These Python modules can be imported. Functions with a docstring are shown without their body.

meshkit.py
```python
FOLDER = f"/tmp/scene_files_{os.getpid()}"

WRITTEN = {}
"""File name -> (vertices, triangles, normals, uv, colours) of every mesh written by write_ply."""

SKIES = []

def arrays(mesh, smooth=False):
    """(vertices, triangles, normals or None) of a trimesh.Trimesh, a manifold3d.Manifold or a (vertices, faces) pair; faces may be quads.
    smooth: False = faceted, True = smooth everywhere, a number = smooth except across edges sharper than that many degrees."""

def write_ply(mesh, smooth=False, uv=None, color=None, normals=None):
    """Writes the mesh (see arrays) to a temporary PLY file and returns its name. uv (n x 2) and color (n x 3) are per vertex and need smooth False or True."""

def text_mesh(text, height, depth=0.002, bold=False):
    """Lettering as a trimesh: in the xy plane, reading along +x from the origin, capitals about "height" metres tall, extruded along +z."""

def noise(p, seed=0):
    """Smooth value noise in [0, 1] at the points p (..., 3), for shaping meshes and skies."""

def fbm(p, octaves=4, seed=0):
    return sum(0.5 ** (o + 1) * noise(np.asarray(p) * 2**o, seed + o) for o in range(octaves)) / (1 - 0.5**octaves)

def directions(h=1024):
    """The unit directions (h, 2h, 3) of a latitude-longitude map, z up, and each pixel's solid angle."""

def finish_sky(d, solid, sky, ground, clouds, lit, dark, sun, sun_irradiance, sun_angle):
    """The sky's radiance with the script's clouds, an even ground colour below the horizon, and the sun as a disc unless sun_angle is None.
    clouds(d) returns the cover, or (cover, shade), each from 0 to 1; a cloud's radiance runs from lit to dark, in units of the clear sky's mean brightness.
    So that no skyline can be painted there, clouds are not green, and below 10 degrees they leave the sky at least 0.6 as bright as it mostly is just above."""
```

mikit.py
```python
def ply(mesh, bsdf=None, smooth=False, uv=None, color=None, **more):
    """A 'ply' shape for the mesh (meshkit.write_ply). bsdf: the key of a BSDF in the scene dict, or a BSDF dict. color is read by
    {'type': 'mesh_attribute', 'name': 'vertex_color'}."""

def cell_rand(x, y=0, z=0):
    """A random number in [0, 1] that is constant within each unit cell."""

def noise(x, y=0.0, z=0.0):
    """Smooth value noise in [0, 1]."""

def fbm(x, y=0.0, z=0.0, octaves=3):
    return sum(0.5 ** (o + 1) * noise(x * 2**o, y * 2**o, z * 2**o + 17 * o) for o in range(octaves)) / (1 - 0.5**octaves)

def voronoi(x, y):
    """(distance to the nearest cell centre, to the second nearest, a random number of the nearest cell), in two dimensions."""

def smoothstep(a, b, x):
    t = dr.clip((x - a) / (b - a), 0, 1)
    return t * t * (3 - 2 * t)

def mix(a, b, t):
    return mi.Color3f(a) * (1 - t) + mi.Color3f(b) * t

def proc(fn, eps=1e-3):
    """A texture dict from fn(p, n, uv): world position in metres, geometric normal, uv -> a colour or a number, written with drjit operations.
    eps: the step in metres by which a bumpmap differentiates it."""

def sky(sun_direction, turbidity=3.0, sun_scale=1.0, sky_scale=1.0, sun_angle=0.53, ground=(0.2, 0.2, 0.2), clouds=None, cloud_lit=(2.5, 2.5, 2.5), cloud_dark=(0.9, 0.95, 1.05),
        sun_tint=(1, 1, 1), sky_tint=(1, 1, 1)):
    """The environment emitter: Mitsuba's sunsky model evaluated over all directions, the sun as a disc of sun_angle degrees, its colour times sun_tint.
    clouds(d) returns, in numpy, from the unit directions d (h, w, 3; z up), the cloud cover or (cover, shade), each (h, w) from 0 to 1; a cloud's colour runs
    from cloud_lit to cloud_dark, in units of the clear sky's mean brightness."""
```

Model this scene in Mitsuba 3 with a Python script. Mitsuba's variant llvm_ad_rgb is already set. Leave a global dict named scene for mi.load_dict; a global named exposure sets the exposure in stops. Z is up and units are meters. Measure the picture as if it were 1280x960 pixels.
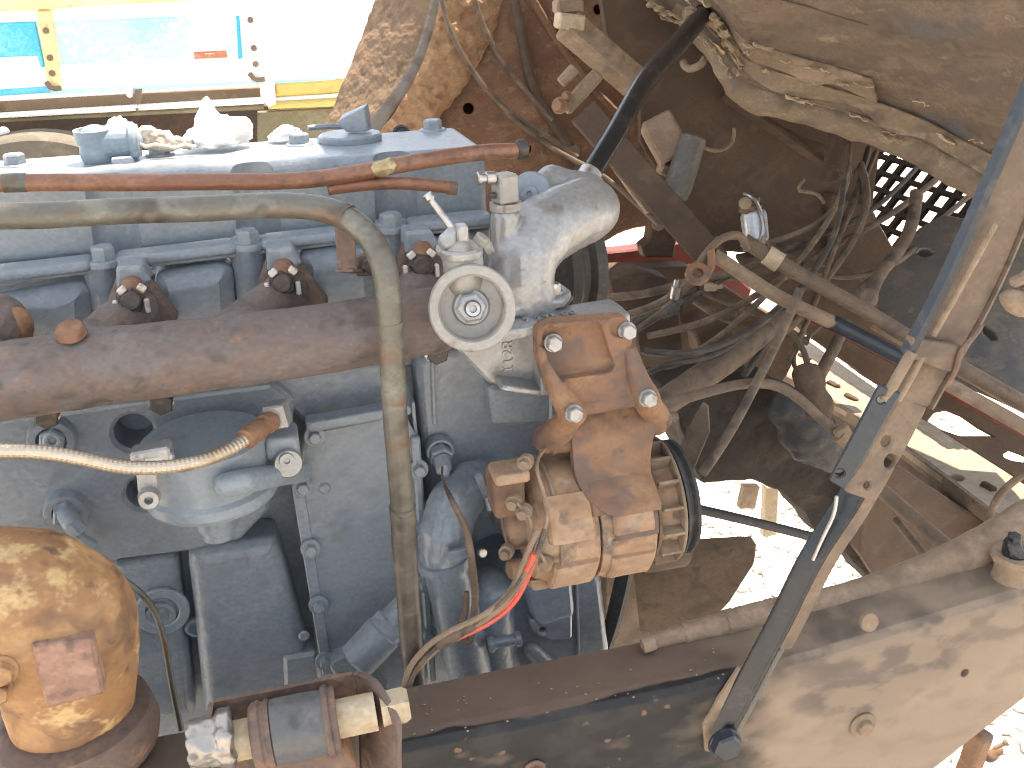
import math, random
import numpy as np, trimesh, manifold3d as m3, shapely
from shapely.geometry import Polygon
from scipy.interpolate import CubicSpline, RectBivariateSpline
import drjit as dr, mitsuba as mi, mikit, meshkit
from mikit import fbm, noise, smoothstep, mix, voronoi, cell_rand

scene = {'type': 'scene'}
labels = {}

# ---------------------------------------------------------------- camera, sky, exposure
FOC = 1300.0                                     # focal length in photograph pixels (1280 wide)
CAM = np.array([0.0, -1.0, 1.72])
_p, _s, _r = math.radians(22.5), math.radians(14.0), math.radians(-2.0)
FWD = np.array([math.sin(_s) * math.cos(_p), math.cos(_s) * math.cos(_p), -math.sin(_p)])
_rt = np.cross(FWD, [0, 0, 1.0]); _rt /= np.linalg.norm(_rt)
_up = np.cross(_rt, FWD)
RGT = _rt * math.cos(_r) + _up * math.sin(_r)
UPV = -_rt * math.sin(_r) + _up * math.cos(_r)
T4 = mi.ScalarTransform4f
scene['camera'] = {'type': 'perspective', 'fov': math.degrees(2 * math.atan(640 / FOC)), 'fov_axis': 'x', 'near_clip': 0.02, 'far_clip': 600.0,
                   'to_world': T4().look_at(origin=CAM.tolist(), target=(CAM + FWD).tolist(), up=UPV.tolist())}
def thin_cloud(d):
    "bright broken white cloud over the whole sky"
    q = np.asarray(d) / (np.abs(np.asarray(d)[..., 2:]) + .25)
    return np.clip(.38 + 1.1 * (meshkit.fbm(q * 2.2, 4, 3) - .35), 0, .92), np.clip(1.6 * (meshkit.fbm(q * 3.1 + 7, 3, 8) - .45), 0, .6)
scene['sky'] = mikit.sky([0.33, 0.20, 1.0], turbidity=3, ground=(0.30, 0.26, 0.22), sky_tint=(1.0, 1.0, 0.97), clouds=thin_cloud, cloud_lit=(2.7, 2.65, 2.55), cloud_dark=(1.25, 1.25, 1.25))
exposure = 3.3

# ---------------------------------------------------------------- placing helpers
def ray(x, y): return FWD + RGT * (x - 640) / FOC - UPV * (y - 480) / FOC
def P(x, y, Y):
    "where the line of sight through a photograph pixel meets the upright plane y = Y of the engine bay"
    d = ray(x, y); return CAM + d * (Y - CAM[1]) / d[1]
def PZ(x, y, Z):
    d = ray(x, y); return CAM + d * (Z - CAM[2]) / d[2]
def PX(x, y, X):
    d = ray(x, y); return CAM + d * (X - CAM[0]) / d[0]
def PO(x, y, o, n):
    d = ray(x, y); o = np.asarray(o, float); n = np.asarray(n, float); return CAM + d * ((o - CAM) @ n) / (d @ n)
def W(n, pt): return n * float((np.asarray(pt) - CAM) @ FWD) / FOC     # n photograph pixels at that point, in metres
def unit(v): v = np.asarray(v, float); return v / np.linalg.norm(v)
XA, YA, ZA = np.eye(3)

# ---------------------------------------------------------------- mesh helpers
def cat(*ms):
    out = []
    for m in ms:
        if m is None: continue
        out += list(m) if isinstance(m, list) else [m]
    return trimesh.util.concatenate(out)
def tm(man):
    g = man.to_mesh(); return trimesh.Trimesh(np.array(g.vert_properties[:, :3], float), np.array(g.tri_verts), process=False)
def mf(mesh):
    mesh = mesh.copy(); mesh.merge_vertices()
    m = m3.Manifold(m3.Mesh(np.asarray(mesh.vertices, np.float32), np.asarray(mesh.faces, np.uint32)))
    if m.is_empty():
        trimesh.repair.fix_normals(mesh); m = m3.Manifold(m3.Mesh(np.asarray(mesh.vertices, np.float32), np.asarray(mesh.faces, np.uint32)))
        if m.is_empty(): print('not a solid:', m.status(), mesh.is_watertight, len(mesh.faces))
    return m
def spl(pts, n=None, step=0.012):
    pts = np.asarray(pts, float)
    L = np.r_[0, np.cumsum(np.linalg.norm(np.diff(pts, axis=0), axis=1))]
    n = n or max(3, int(L[-1] / step) + 1)
    t = np.linspace(0, L[-1], n)
    if len(pts) < 3: return np.array([np.interp(t, L, pts[:, k]) for k in range(3)]).T, t, L
    return CubicSpline(L, pts, bc_type='natural')(t), t, L
def frames(c):
    t = np.gradient(c, axis=0); t /= np.linalg.norm(t, axis=1, keepdims=True)
    a = np.cross(t[0], ZA if abs(t[0][2]) < .9 else XA); a /= np.linalg.norm(a)
    A = []
    for k in range(len(c)):
        a = a - t[k] * (a @ t[k]); a /= np.linalg.norm(a); A.append(a)
    A = np.array(A); return t, A, np.cross(t, A)
def tube(pts, r, n=14, step=0.01, curve=True, wob=0.0, seed=0, cap=True):
    "a pipe through points; r: one radius or one per point"
    pts = np.asarray(pts, float)
    if curve: c, t, L = spl(pts, step=step)
    else: c = pts; L = t = np.r_[0, np.cumsum(np.linalg.norm(np.diff(pts, axis=0), axis=1))]
    rr = np.interp(t, L, np.broadcast_to(r, (len(pts),)))
    if wob: rr = rr * (1 + wob * (meshkit.fbm(c / 0.02, 3, seed) - .5) * 2)
    _, a, b = frames(c)
    ang = np.arange(n) * 2 * np.pi / n
    v = (c[:, None] + rr[:, None, None] * (np.cos(ang)[None, :, None] * a[:, None] + np.sin(ang)[None, :, None] * b[:, None])).reshape(-1, 3)
    i, j = np.meshgrid(np.arange(len(c) - 1), np.arange(n), indexing='ij')
    q = np.stack([i * n + j, i * n + (j + 1) % n, (i + 1) * n + (j + 1) % n, (i + 1) * n + j], -1).reshape(-1, 4)
    f = np.vstack([q[:, [0, 1, 2]], q[:, [0, 2, 3]]])
    if cap:
        m = len(v); v = np.vstack([v, c[0], c[-1]]); k = np.arange(n)
        e = (len(c) - 1) * n
        f = np.vstack([f, np.c_[np.full(n, m), (k + 1) % n, k], np.c_[np.full(n, m + 1), e + k, e + (k + 1) % n]])
    return trimesh.Trimesh(v, f, process=False)
def lathe(o, d, prof, n=28, phase=0.0):
    "turned body: prof = [(along, radius), ...] from o along d"
    o = np.asarray(o, float); d = unit(d)
    a = unit(np.cross(d, ZA if abs(d[2]) < .9 else XA)); b = np.cross(d, a)
    ang = np.arange(n) * 2 * np.pi / n + phase
    ring = np.cos(ang)[:, None] * a + np.sin(ang)[:, None] * b
    prof = [(t, max(r, 1e-5)) for t, r in prof]
    v = np.concatenate([o + d * t + ring * r for t, r in prof])
    i, j = np.meshgrid(np.arange(len(prof) - 1), np.arange(n), indexing='ij')
    q = np.stack([i * n + j, i * n + (j + 1) % n, (i + 1) * n + (j + 1) % n, (i + 1) * n + j], -1).reshape(-1, 4)
    f = np.vstack([q[:, [0, 1, 2]], q[:, [0, 2, 3]]])
    m = len(v); e = (len(prof) - 1) * n; k = np.arange(n)
    v = np.vstack([v, o + d * prof[0][0], o + d * prof[-1][0]])
    f = np.vstack([f, np.c_[np.full(n, m), (k + 1) % n, k], np.c_[np.full(n, m + 1), e + k, e + (k + 1) % n]])
    return trimesh.Trimesh(v, f, process=False)
def disc(o, d, r, h, b=0.0015, n=28): return lathe(o, d, [(0, r), (h - b, r), (h, r - b)], n)
def ringd(o, d, r0, r1, h, b=0.0015, n=36):
    "a flat ring, closed"
    return lathe(o, d, [(0, r0), (0, r1), (h - b, r1), (h, r1 - b), (h, r0 + b), (h - b, r0), (0, r0)], n)
def hexn(o, d, s, h, phase=0.3): return lathe(o, d, [(0, s), (h * .82, s), (h, s * .84)], 6, phase)
def bolt(o, d, s, h, phase=0.3, washer=True, flange=1.35):
    ms = [hexn(np.asarray(o) + unit(d) * (h * .12 if washer else 0), d, s, h, phase)]
    if washer: ms.append(lathe(o, d, [(0, s * flange), (h * .2, s * flange), (h * .28, s * flange * .95)], 20))
    return cat(ms)
def hull(pts):
    h = trimesh.convex.convex_hull(np.asarray(pts, float)); return h
def rbox(c, half, ax=None, b=0.003):
    "a box with chamfered edges"
    ax = np.eye(3) if ax is None else np.asarray([unit(a) for a in ax]); half = np.asarray(half, float)
    b = min(b, .45 * half.min()); pts = []
    for s in np.ndindex(2, 2, 2):
        sg = np.array(s) * 2 - 1
        for k in range(3):
            q = sg * (half - b); q[k] = sg[k] * half[k]; pts.append(np.asarray(c) + q @ ax)
    return hull(pts)
def bar(a, b_, w, h, upv=ZA, bev=0.002):
    "a rectangular bar between two points: w across, h along upv"
    a = np.asarray(a, float); b_ = np.asarray(b_, float); d = unit(b_ - a); s = unit(np.cross(d, upv)); u = np.cross(s, d)
    return rbox((a + b_) / 2, (np.linalg.norm(b_ - a) / 2, w / 2, h / 2), (d, s, u), bev)
def ballhull(ch, seg=20):
    ch = [m3.Manifold.sphere(r, seg).translate(tuple(map(float, p))) for p, r in ch]
    return m3.Manifold.batch_hull(ch)
def cut(mesh, *tools):
    "the mesh less the tools (real holes)"
    a = mf(mesh)
    for t in tools:
        r = a - (t if isinstance(t, m3.Manifold) else mf(t))
        if not r.is_empty(): a = r
    return tm(a)
def calm(m, it):
    "smoothing that lets no vertex run away"
    v0 = np.array(m.vertices); trimesh.smoothing.filter_taubin(m, iterations=it)
    v = np.array(m.vertices); d = v - v0; L = np.linalg.norm(d, axis=1); lim = max(1e-5, 6 * np.median(L)); lim = min(lim, .004)
    m.vertices = np.where((L > lim)[:, None], v0 + d * (lim * .5 / np.maximum(L, 1e-9))[:, None], v); return m
def blob(chains, ref=0.006, it=12, cut=(), seg=20):
    "cast shape: hulls of balls along each chain, joined, refined, smoothed"
    parts = []
    for c in chains:
        for a, b_ in zip(c[:-1], c[1:]): parts.append(ballhull([a, b_], seg))
        if len(c) == 1: parts.append(ballhull(c, seg))
    m = m3.Manifold.batch_boolean(parts, m3.OpType.Add)
    for c in cut: m = m - c
    m = tm(m.refine_to_length(ref)); m.merge_vertices()
    if it: calm(m, it)
    return m
def refined(mesh, ref): 
    return tm(mf(mesh).refine_to_length(ref))
def soft(mesh, ref, it=8):
    m = refined(mesh, ref); m.merge_vertices(); return calm(m, it)
def rough(mesh, amp, scale, seed=0, octv=3):
    m = mesh.copy(); m.merge_vertices(); n = np.asarray(m.vertex_normals)
    m.vertices = m.vertices + n * (amp * 2 * (meshkit.fbm(np.asarray(m.vertices) / scale, octv, seed) - .5))[:, None]
    return m
def _inset(r, b):
    e = np.roll(r, -1, 0) - r; e /= np.linalg.norm(e, axis=1, keepdims=True) + 1e-12
    nrm = np.c_[-e[:, 1], e[:, 0]]; pn = np.roll(nrm, 1, 0); mid = nrm + pn; mid /= np.linalg.norm(mid, axis=1, keepdims=True) + 1e-9
    k = np.clip((mid * nrm).sum(1), .45, 1)
    return r + mid * (b / k)[:, None]
def plate2(shape, o, u, v, n, t, b=0.002):
    "a flat plate: outline in (u, v) at o, front face towards n, thickness t behind it, bevelled front edge"
    V, Fc = [], []; base = 0
    geoms = getattr(shape, 'geoms', [shape])
    for g in geoms:
        g = shapely.geometry.polygon.orient(g, 1.0)
        rings = [np.array(g.exterior.coords)[:-1]] + [np.array(h.coords)[:-1] for h in g.interiors]
        ins = [_inset(r, b) for r in rings]
        off = np.cumsum([0] + [len(r) for r in rings]); N = off[-1]
        allr, alli = np.vstack(rings), np.vstack(ins)
        lay = [(allr, -t), (allr, -b), (alli, 0.0)]
        for q, dd in lay: V.append(o + q[:, :1] * u + q[:, 1:] * v + dd * n)
        for k, r in enumerate(rings):
            i = off[k] + np.arange(len(r)); j = off[k] + (np.arange(len(r)) + 1) % len(r)
            for l in (0, 1):
                A, B = base + l * N, base + (l + 1) * N
                Fc += [np.c_[A + i, A + j, B + j], np.c_[A + i, B + j, B + i]]
        tri = np.asarray(m3.triangulate([np.asarray(r, np.float64) for r in rings]))
        Fc += [base + 2 * N + tri, base + tri[:, ::-1]]
        base += 3 * N
    return trimesh.Trimesh(np.vstack(V), np.vstack(Fc), process=False)
def outline(pts2, rnd=0.0, holes=(), res=4):
    g = Polygon(pts2)
    if not g.is_valid: g = g.buffer(0)
    if rnd: g = g.buffer(-rnd, quad_segs=res).buffer(2 * rnd, quad_segs=res).buffer(-rnd, quad_segs=res)
    for h in holes: g = g.difference(h)
    return g.simplify(1e-5)
def plateY(pix, Y, t, b=0.002, rnd=0.0, holes=()):
    "plate whose front lies in the plane y = Y; outline and holes (px, py, radius px) given as seen on the photograph"
    q = np.array([P(x, y, Y) for x, y in pix])[:, [0, 2]]
    hs = []
    for h in holes:
        c = P(h[0], h[1], Y); hs.append(shapely.Point(c[0], c[2]).buffer(W(h[2], c), quad_segs=5))
    # u=x, v=z, front normal -y : u x v = -y
    return plate2(outline(q, rnd, hs), np.array([0, Y, 0.0]), XA, ZA, -YA, t, b)
def plateN(pix, o, n, t, b=0.002, rnd=0.0, holes=()):
    "the same on any plane (point o, normal n towards the viewer's side)"
    o = np.asarray(o, float); n = unit(n); u = unit(np.cross(ZA if abs(n[2]) < .95 else YA, n)); v = np.cross(n, u)
    def uv(x, y): d = PO(x, y, o, n) - o; return (d @ u, d @ v)
    hs = []
    for h in holes:
        if len(h) == 3 and not isinstance(h[0], tuple):
            c = PO(h[0], h[1], o, n); hs.append(shapely.Point(*uv(h[0], h[1])).buffer(W(h[2], c), quad_segs=5))
        else: hs.append(Polygon([uv(*q) for q in h]))
    return plate2(outline([uv(*q) for q in pix], rnd, hs), o, u, v, n, t, b)
def sheet(grid, thick, nu=60, nv=40, amp=0.0, scale=0.05, seed=0, k=3):
    "a curved sheet through a grid of points, with a thickness behind it"
    g = np.asarray(grid, float); a, b_ = g.shape[:2]
    U, Vv = np.linspace(0, 1, a), np.linspace(0, 1, b_); uu, vv = np.linspace(0, 1, nu), np.linspace(0, 1, nv)
    S = np.stack([RectBivariateSpline(U, Vv, g[..., c], kx=min(k, a - 1), ky=min(k, b_ - 1))(uu, vv) for c in range(3)], -1)
    N = np.cross(np.gradient(S, axis=0), np.gradient(S, axis=1)); N /= np.linalg.norm(N, axis=2, keepdims=True) + 1e-12
    if np.mean(((CAM - S) * N).sum(-1)) < 0: N = -N
    if amp: S = S + N * (amp * 2 * (meshkit.fbm(S / scale, 4, seed) - .5))[..., None]
    B = S - N * thick
    v = np.vstack([S.reshape(-1, 3), B.reshape(-1, 3)]); m = nu * nv
    i, j = np.meshgrid(np.arange(nu - 1), np.arange(nv - 1), indexing='ij')
    q = np.stack([i * nv + j, (i + 1) * nv + j, (i + 1) * nv + j + 1, i * nv + j + 1], -1).reshape(-1, 4)
    f = [q, q[:, ::-1] + m]
    def edge(ids): 
        ids = np.asarray(ids); f.append(np.c_[ids[1:], ids[:-1], ids[:-1] + m, ids[1:] + m])
    edge(np.arange(nv)); edge((nu - 1) * nv + np.arange(nv)[::-1]); edge((np.arange(nu) * nv)[::-1]); edge(np.arange(nu) * nv + nv - 1)
    f = np.vstack(f); out = trimesh.Trimesh(v, np.vstack([f[:, [0, 1, 2]], f[:, [0, 2, 3]]]), process=False)
    # consistent outward winding
    n0 = np.cross(S[1, 0] - S[0, 0], S[1, 1] - S[0, 0])
    if n0 @ N[0, 0] < 0: out.invert()
    return out
def sweepsec(path, sec, side, bev=0):
    "a closed section [(along side, along up), ...] carried along a path"
    c = np.asarray(path, float); t = np.gradient(c, axis=0); t /= np.linalg.norm(t, axis=1, keepdims=True)
    sec = np.asarray(sec, float); n = len(sec); V = []
    for k in range(len(c)):
        s = unit(np.asarray(side, float) - t[k] * (t[k] @ side)); u = np.cross(s, t[k])
        V.append(c[k] + sec[:, :1] * s + sec[:, 1:] * u)
    v = np.vstack(V); i, j = np.meshgrid(np.arange(len(c) - 1), np.arange(n), indexing='ij')
    q = np.stack([i * n + j, i * n + (j + 1) % n, (i + 1) * n + (j + 1) % n, (i + 1) * n + j], -1).reshape(-1, 4)
    tri = np.asarray(m3.triangulate([sec]))
    f = np.vstack([q[:, [0, 1, 2]], q[:, [0, 2, 3]], tri[:, ::-1], tri + (len(c) - 1) * n])
    m = trimesh.Trimesh(v, f, process=False)
    if m.volume < 0: m.invert()
    return m
def helixcoil(path_pts, r, wire, pitch):
    c, t, L = spl(path_pts, step=pitch / 10); _, a, b_ = frames(c)
    ph = t / pitch * 2 * np.pi
    return tube(c + r * (np.cos(ph)[:, None] * a + np.sin(ph)[:, None] * b_), wire, n=5, curve=False)

# ---------------------------------------------------------------- entries of the scene
def _free(key):
    if key not in labels and key not in scene and not any(k.startswith(key + '__') for k in scene): return key
    i = 1
    while True:
        k2 = f'{key}_{i:03d}'
        if k2 not in labels and k2 not in scene: return k2
        i += 1
def thing(name, label, category, group=None):
    k = _free(name); labels[k] = {'label': label, 'category': category}
    if group: labels[k]['group'] = group
    return k
def part(parent, name, mesh, mat, smooth=32, label=None, kind=None):
    k = f'{parent}__{name}'; i = 1
    while k in scene: k = f'{parent}__{name}_{i:03d}'; i += 1
    if not len(mesh.faces): print('EMPTY', k); return k
    scene[k] = mikit.ply(mesh, mat, smooth=smooth)
    if label or kind: labels[k] = {}
    if label: labels[k]['label'] = label
    if kind: labels[k]['kind'] = kind
    return k
def single(name, mesh, mat, label, category, group=None, smooth=32):
    k = thing(name, label, category, group); scene[k] = mikit.ply(mesh, mat, smooth=smooth); return k
def struct(name, mesh, mat, label=None, smooth=False, kind='structure', category=None):
    scene[name] = mikit.ply(mesh, mat, smooth=smooth); labels[name] = {'kind': kind, 'label': label or name}
    if category: labels[name]['category'] = category
    return name

# ---------------------------------------------------------------- materials
def layers(base, *ls):
    "base colour with irregular patches of matter over it: (colour, size m, lo, hi, seed[, octaves])"
    def fn(p, n, uv):
        g = fbm(p.x / .0035, p.y / .0035, p.z / .0035, octaves=2); w = fbm(p.x / .02 + 31, p.y / .02, p.z / .02, octaves=2) - .5
        c = mi.Color3f(*base) * (.86 + .28 * g)
        for l in ls:
            col, s, lo, hi, seed = l[:5]; o = l[5] if len(l) > 5 else 3
            st = l[6] if len(l) > 6 else (1, 1, 1)
            f = fbm(p.x / (s * st[0]) + seed + w, p.y / (s * st[1]) + seed * .7 - w, p.z / (s * st[2]) - seed + w, octaves=o + 1) + .16 * (g - .5)
            c = mix(c, mi.Color3f(*col) * (.86 + .28 * g), .85 * smoothstep(lo - .05, hi + .07, f))
        return c
    return fn
def bumpfn(s, o=3, seed=0.0):
    return lambda p, n, uv: fbm(p.x / s + seed, p.y / s, p.z / s, octaves=o)
def mat(name, col, rough=0.5, metallic=0.0, bump=None, spec=0.5, coat=0.0, coat_rough=0.1):
    tex = mikit.proc(col) if callable(col) else {'type': 'rgb', 'value': list(col)}
    m = {'type': 'principled', 'base_color': tex, 'roughness': rough, 'metallic': metallic, 'specular': spec}
    if coat: m['clearcoat'] = coat; m['clearcoat_gloss'] = 1 - coat_rough
    if bump: m = {'type': 'bumpmap', 'arbitrary': mikit.proc(bump[0], eps=bump[2] if len(bump) > 2 else 5e-4), 'scale': bump[1], 'bsdf': m}
    scene[name] = {'type': 'twosided', 'bsdf': m}
_b_fine, _b_mid, _b_big = bumpfn(.0022, 2), bumpfn(.006, 3, 3.1), bumpfn(.025, 4, 7.7)

mat('engine_paint', layers((.192, .216, .242), ((.225, .246, .266), .05, .52, .72, 1.3), ((.135, .158, .185), .03, .55, .85, 4.1), ((.16, .15, .135), .02, .68, .9, 8.8)),
    .30, bump=(_b_mid, .0009))
mat('engine_paint_gloss', layers((.168, .194, .226), ((.20, .222, .246), .04, .5, .7, 2.3), ((.135, .156, .182), .02, .58, .75, 5.1)), .20, bump=(_b_mid, .0006))
mat('cover_paint', layers((.198, .226, .25), ((.235, .26, .28), .07, .5, .7, 1.7), ((.16, .18, .20), .03, .60, .85, 3.9), ((.24, .235, .215), .014, .68, .9, 6.6)), .33, bump=(_b_fine, .0003))
mat('silver_paint', layers((.27, .27, .265), ((.33, .335, .34), .04, .48, .68, 3.3), ((.21, .19, .165), .022, .60, .80, 9.2), ((.16, .14, .12), .008, .72, .88, 12.1)), .30, .35, bump=(_b_fine, .00035))
mat('dusty_silver', layers((.29, .275, .25), ((.24, .22, .20), .03, .5, .7, 4.3), ((.16, .12, .09), .012, .62, .76, 1.2)), .5, .2, bump=(_b_fine, .0003))
mat('manifold_rust', layers((.112, .086, .077), ((.140, .092, .068), .045, .48, .70, 2.7), ((.120, .106, .106), .03, .52, .72, 7.4), ((.055, .045, .043), .016, .57, .74, 5.5), ((.21, .13, .08), .02, .68, .84, 11.7)), .62, bump=(_b_mid, .0012))
mat('port_rust', layers((.17, .088, .050), ((.24, .13, .07), .02, .5, .7, 2.1), ((.08, .05, .04), .012, .58, .72, 6.4)), .7, bump=(_b_mid, .0012))
mat('bracket_rust', layers((.200, .108, .060), ((.25, .145, .08), .03, .48, .68, 3.1), ((.105, .074, .063), .045, .46, .62, 8.3), ((.10, .062, .05), .006, .72, .86, 1.6, 2)), .75, bump=(_b_mid, .0010))
mat('grime_brown', layers((.115, .078, .062), ((.20, .12, .075), .02, .52, .7, 2.9), ((.06, .045, .04), .014, .56, .72, 5.3)), .6, bump=(_b_mid, .0009))
mat('alternator_dust', layers((.33, .215, .135), ((.39, .27, .18), .02, .48, .66, 1.9), ((.25, .145, .08), .03, .50, .72, 6.1), ((.105, .082, .068), .022, .55, .72, 3.3), ((.28, .24, .20), .009, .66, .8, 9.5)), .85, bump=(_b_mid, .0012))
mat('turbo_rust', layers((.29, .155, .068), ((.37, .215, .10), .035, .46, .66, 2.4), ((.15, .082, .048), .045, .50, .66, 7.1), ((.50, .345, .165), .035, .60, .66, 4.4), ((.085, .055, .042), .014, .64, .80, 10.1)), .7, bump=(_b_mid, .0013))
mat('turbo_flange', layers((.25, .145, .10), ((.33, .20, .14), .018, .5, .66, 1.4), ((.14, .085, .06), .01, .58, .7, 3.7)), .75, bump=(_b_mid, .0012))
mat('copper_pipe', layers((.20, .092, .055), ((.27, .14, .085), .03, .5, .66, 2.2, 3, (4, 1, 1)), ((.10, .055, .04), .015, .58, .74, 5.9)), .42, .15, bump=(_b_fine, .0004))
mat('steel_pipe', layers((.118, .112, .092), ((.175, .168, .145), .03, .5, .68, 3.8), ((.13, .078, .05), .022, .58, .74, 6.2), ((.055, .047, .038), .03, .56, .74, 9.9)), .42, .3, bump=(_b_fine, .0003))
mat('steel_pipe_dirty', layers((.085, .072, .058), ((.15, .125, .095), .02, .5, .68, 3.8), ((.03, .027, .024), .025, .5, .7, 6.2)), .45, .2, bump=(_b_fine, .0003))
mat('bare_steel', layers((.42, .41, .40), ((.28, .24, .21), .01, .55, .72, 1.1)), .34, .85)
mat('zinc_bolt', layers((.33, .33, .33), ((.20, .17, .145), .006, .52, .7, 2.1)), .4, .6)
mat('dark_bolt', layers((.055, .045, .042), ((.11, .075, .055), .006, .5, .68, 3.1)), .55, .2)
mat('pale_clip', layers((.55, .51, .44), ((.30, .25, .19), .006, .55, .7, 2.0)), .5, .3)
mat('black_paint', layers((.012, .014, .016), ((.03, .032, .034), .02, .6, .8, 2.2), ((.07, .056, .045), .012, .72, .88, 4.5)), .27)
mat('blue_black_paint', layers((.024, .030, .038), ((.085, .075, .064), .02, .62, .80, 2.8), ((.02, .022, .03), .03, .55, .7, 6.3)), .36, bump=(_b_fine, .0002))
mat('rubber', layers((.032, .032, .032), ((.075, .062, .05), .015, .55, .72, 1.2)), .6)
mat('grey_rubber', layers((.085, .085, .085), ((.13, .12, .11), .02, .5, .7, 3.2), ((.05, .048, .046), .012, .56, .7, 7.2)), .4)
mat('cream_metal', layers((.36, .285, .185), ((.30, .20, .11), .012, .58, .7, 1.6), ((.43, .36, .25), .02, .5, .7, 4.6)), .55, bump=(_b_fine, .0003))
mat('braid', layers((.48, .41, .32), ((.34, .23, .13), .03, .5, .7, 3.7)), .36, .7)
mat('gold_paint', layers((.34, .26, .13), ((.50, .42, .26), .005, .5, .7, 3.7)), .35, .5)
mat('loom_dust', layers((.125, .088, .060), ((.19, .138, .095), .02, .48, .68, 2.9), ((.05, .042, .036), .025, .52, .7, 5.1)), .75)
mat('loom_dark', layers((.050, .043, .036), ((.11, .082, .058), .02, .5, .7, 1.9)), .65)
mat('dust_pale', layers((.215, .155, .105), ((.27, .20, .14), .03, .5, .68, 2.1), ((.14, .10, .068), .02, .54, .74, 7.1)), .85, bump=(_b_mid, .0008))
mat('fender_rust', layers((.155, .078, .042), ((.215, .122, .065), .08, .48, .66, 1.8), ((.10, .055, .036), .05, .54, .72, 5.8), ((.26, .165, .10), .02, .62, .76, 9.4)), .8, bump=(_b_mid, .0012))
mat('caked_mud', layers((.33, .195, .105), ((.42, .265, .155), .03, .48, .66, 2.0), ((.20, .11, .06), .016, .56, .72, 6.0)), .95, bump=(_b_mid, .004, 1e-3))
mat('fender_mud', layers((.165, .112, .072), ((.22, .14, .085), .03, .48, .66, 2.5), ((.11, .076, .052), .016, .54, .7, 6.9)), .95, bump=(_b_mid, .0025, 1e-3))
mat('fender_edge', layers((.21, .185, .16), ((.14, .10, .075), .02, .52, .7, 3.5)), .6)
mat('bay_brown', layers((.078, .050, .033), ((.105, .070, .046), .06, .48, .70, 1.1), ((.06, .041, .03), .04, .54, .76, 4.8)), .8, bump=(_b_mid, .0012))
mat('bay_dark', layers((.030, .023, .018), ((.058, .041, .030), .05, .5, .74, 3.1), ((.016, .013, .012), .02, .56, .74, 8.1)), .8, bump=(_b_mid, .0025))
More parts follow.
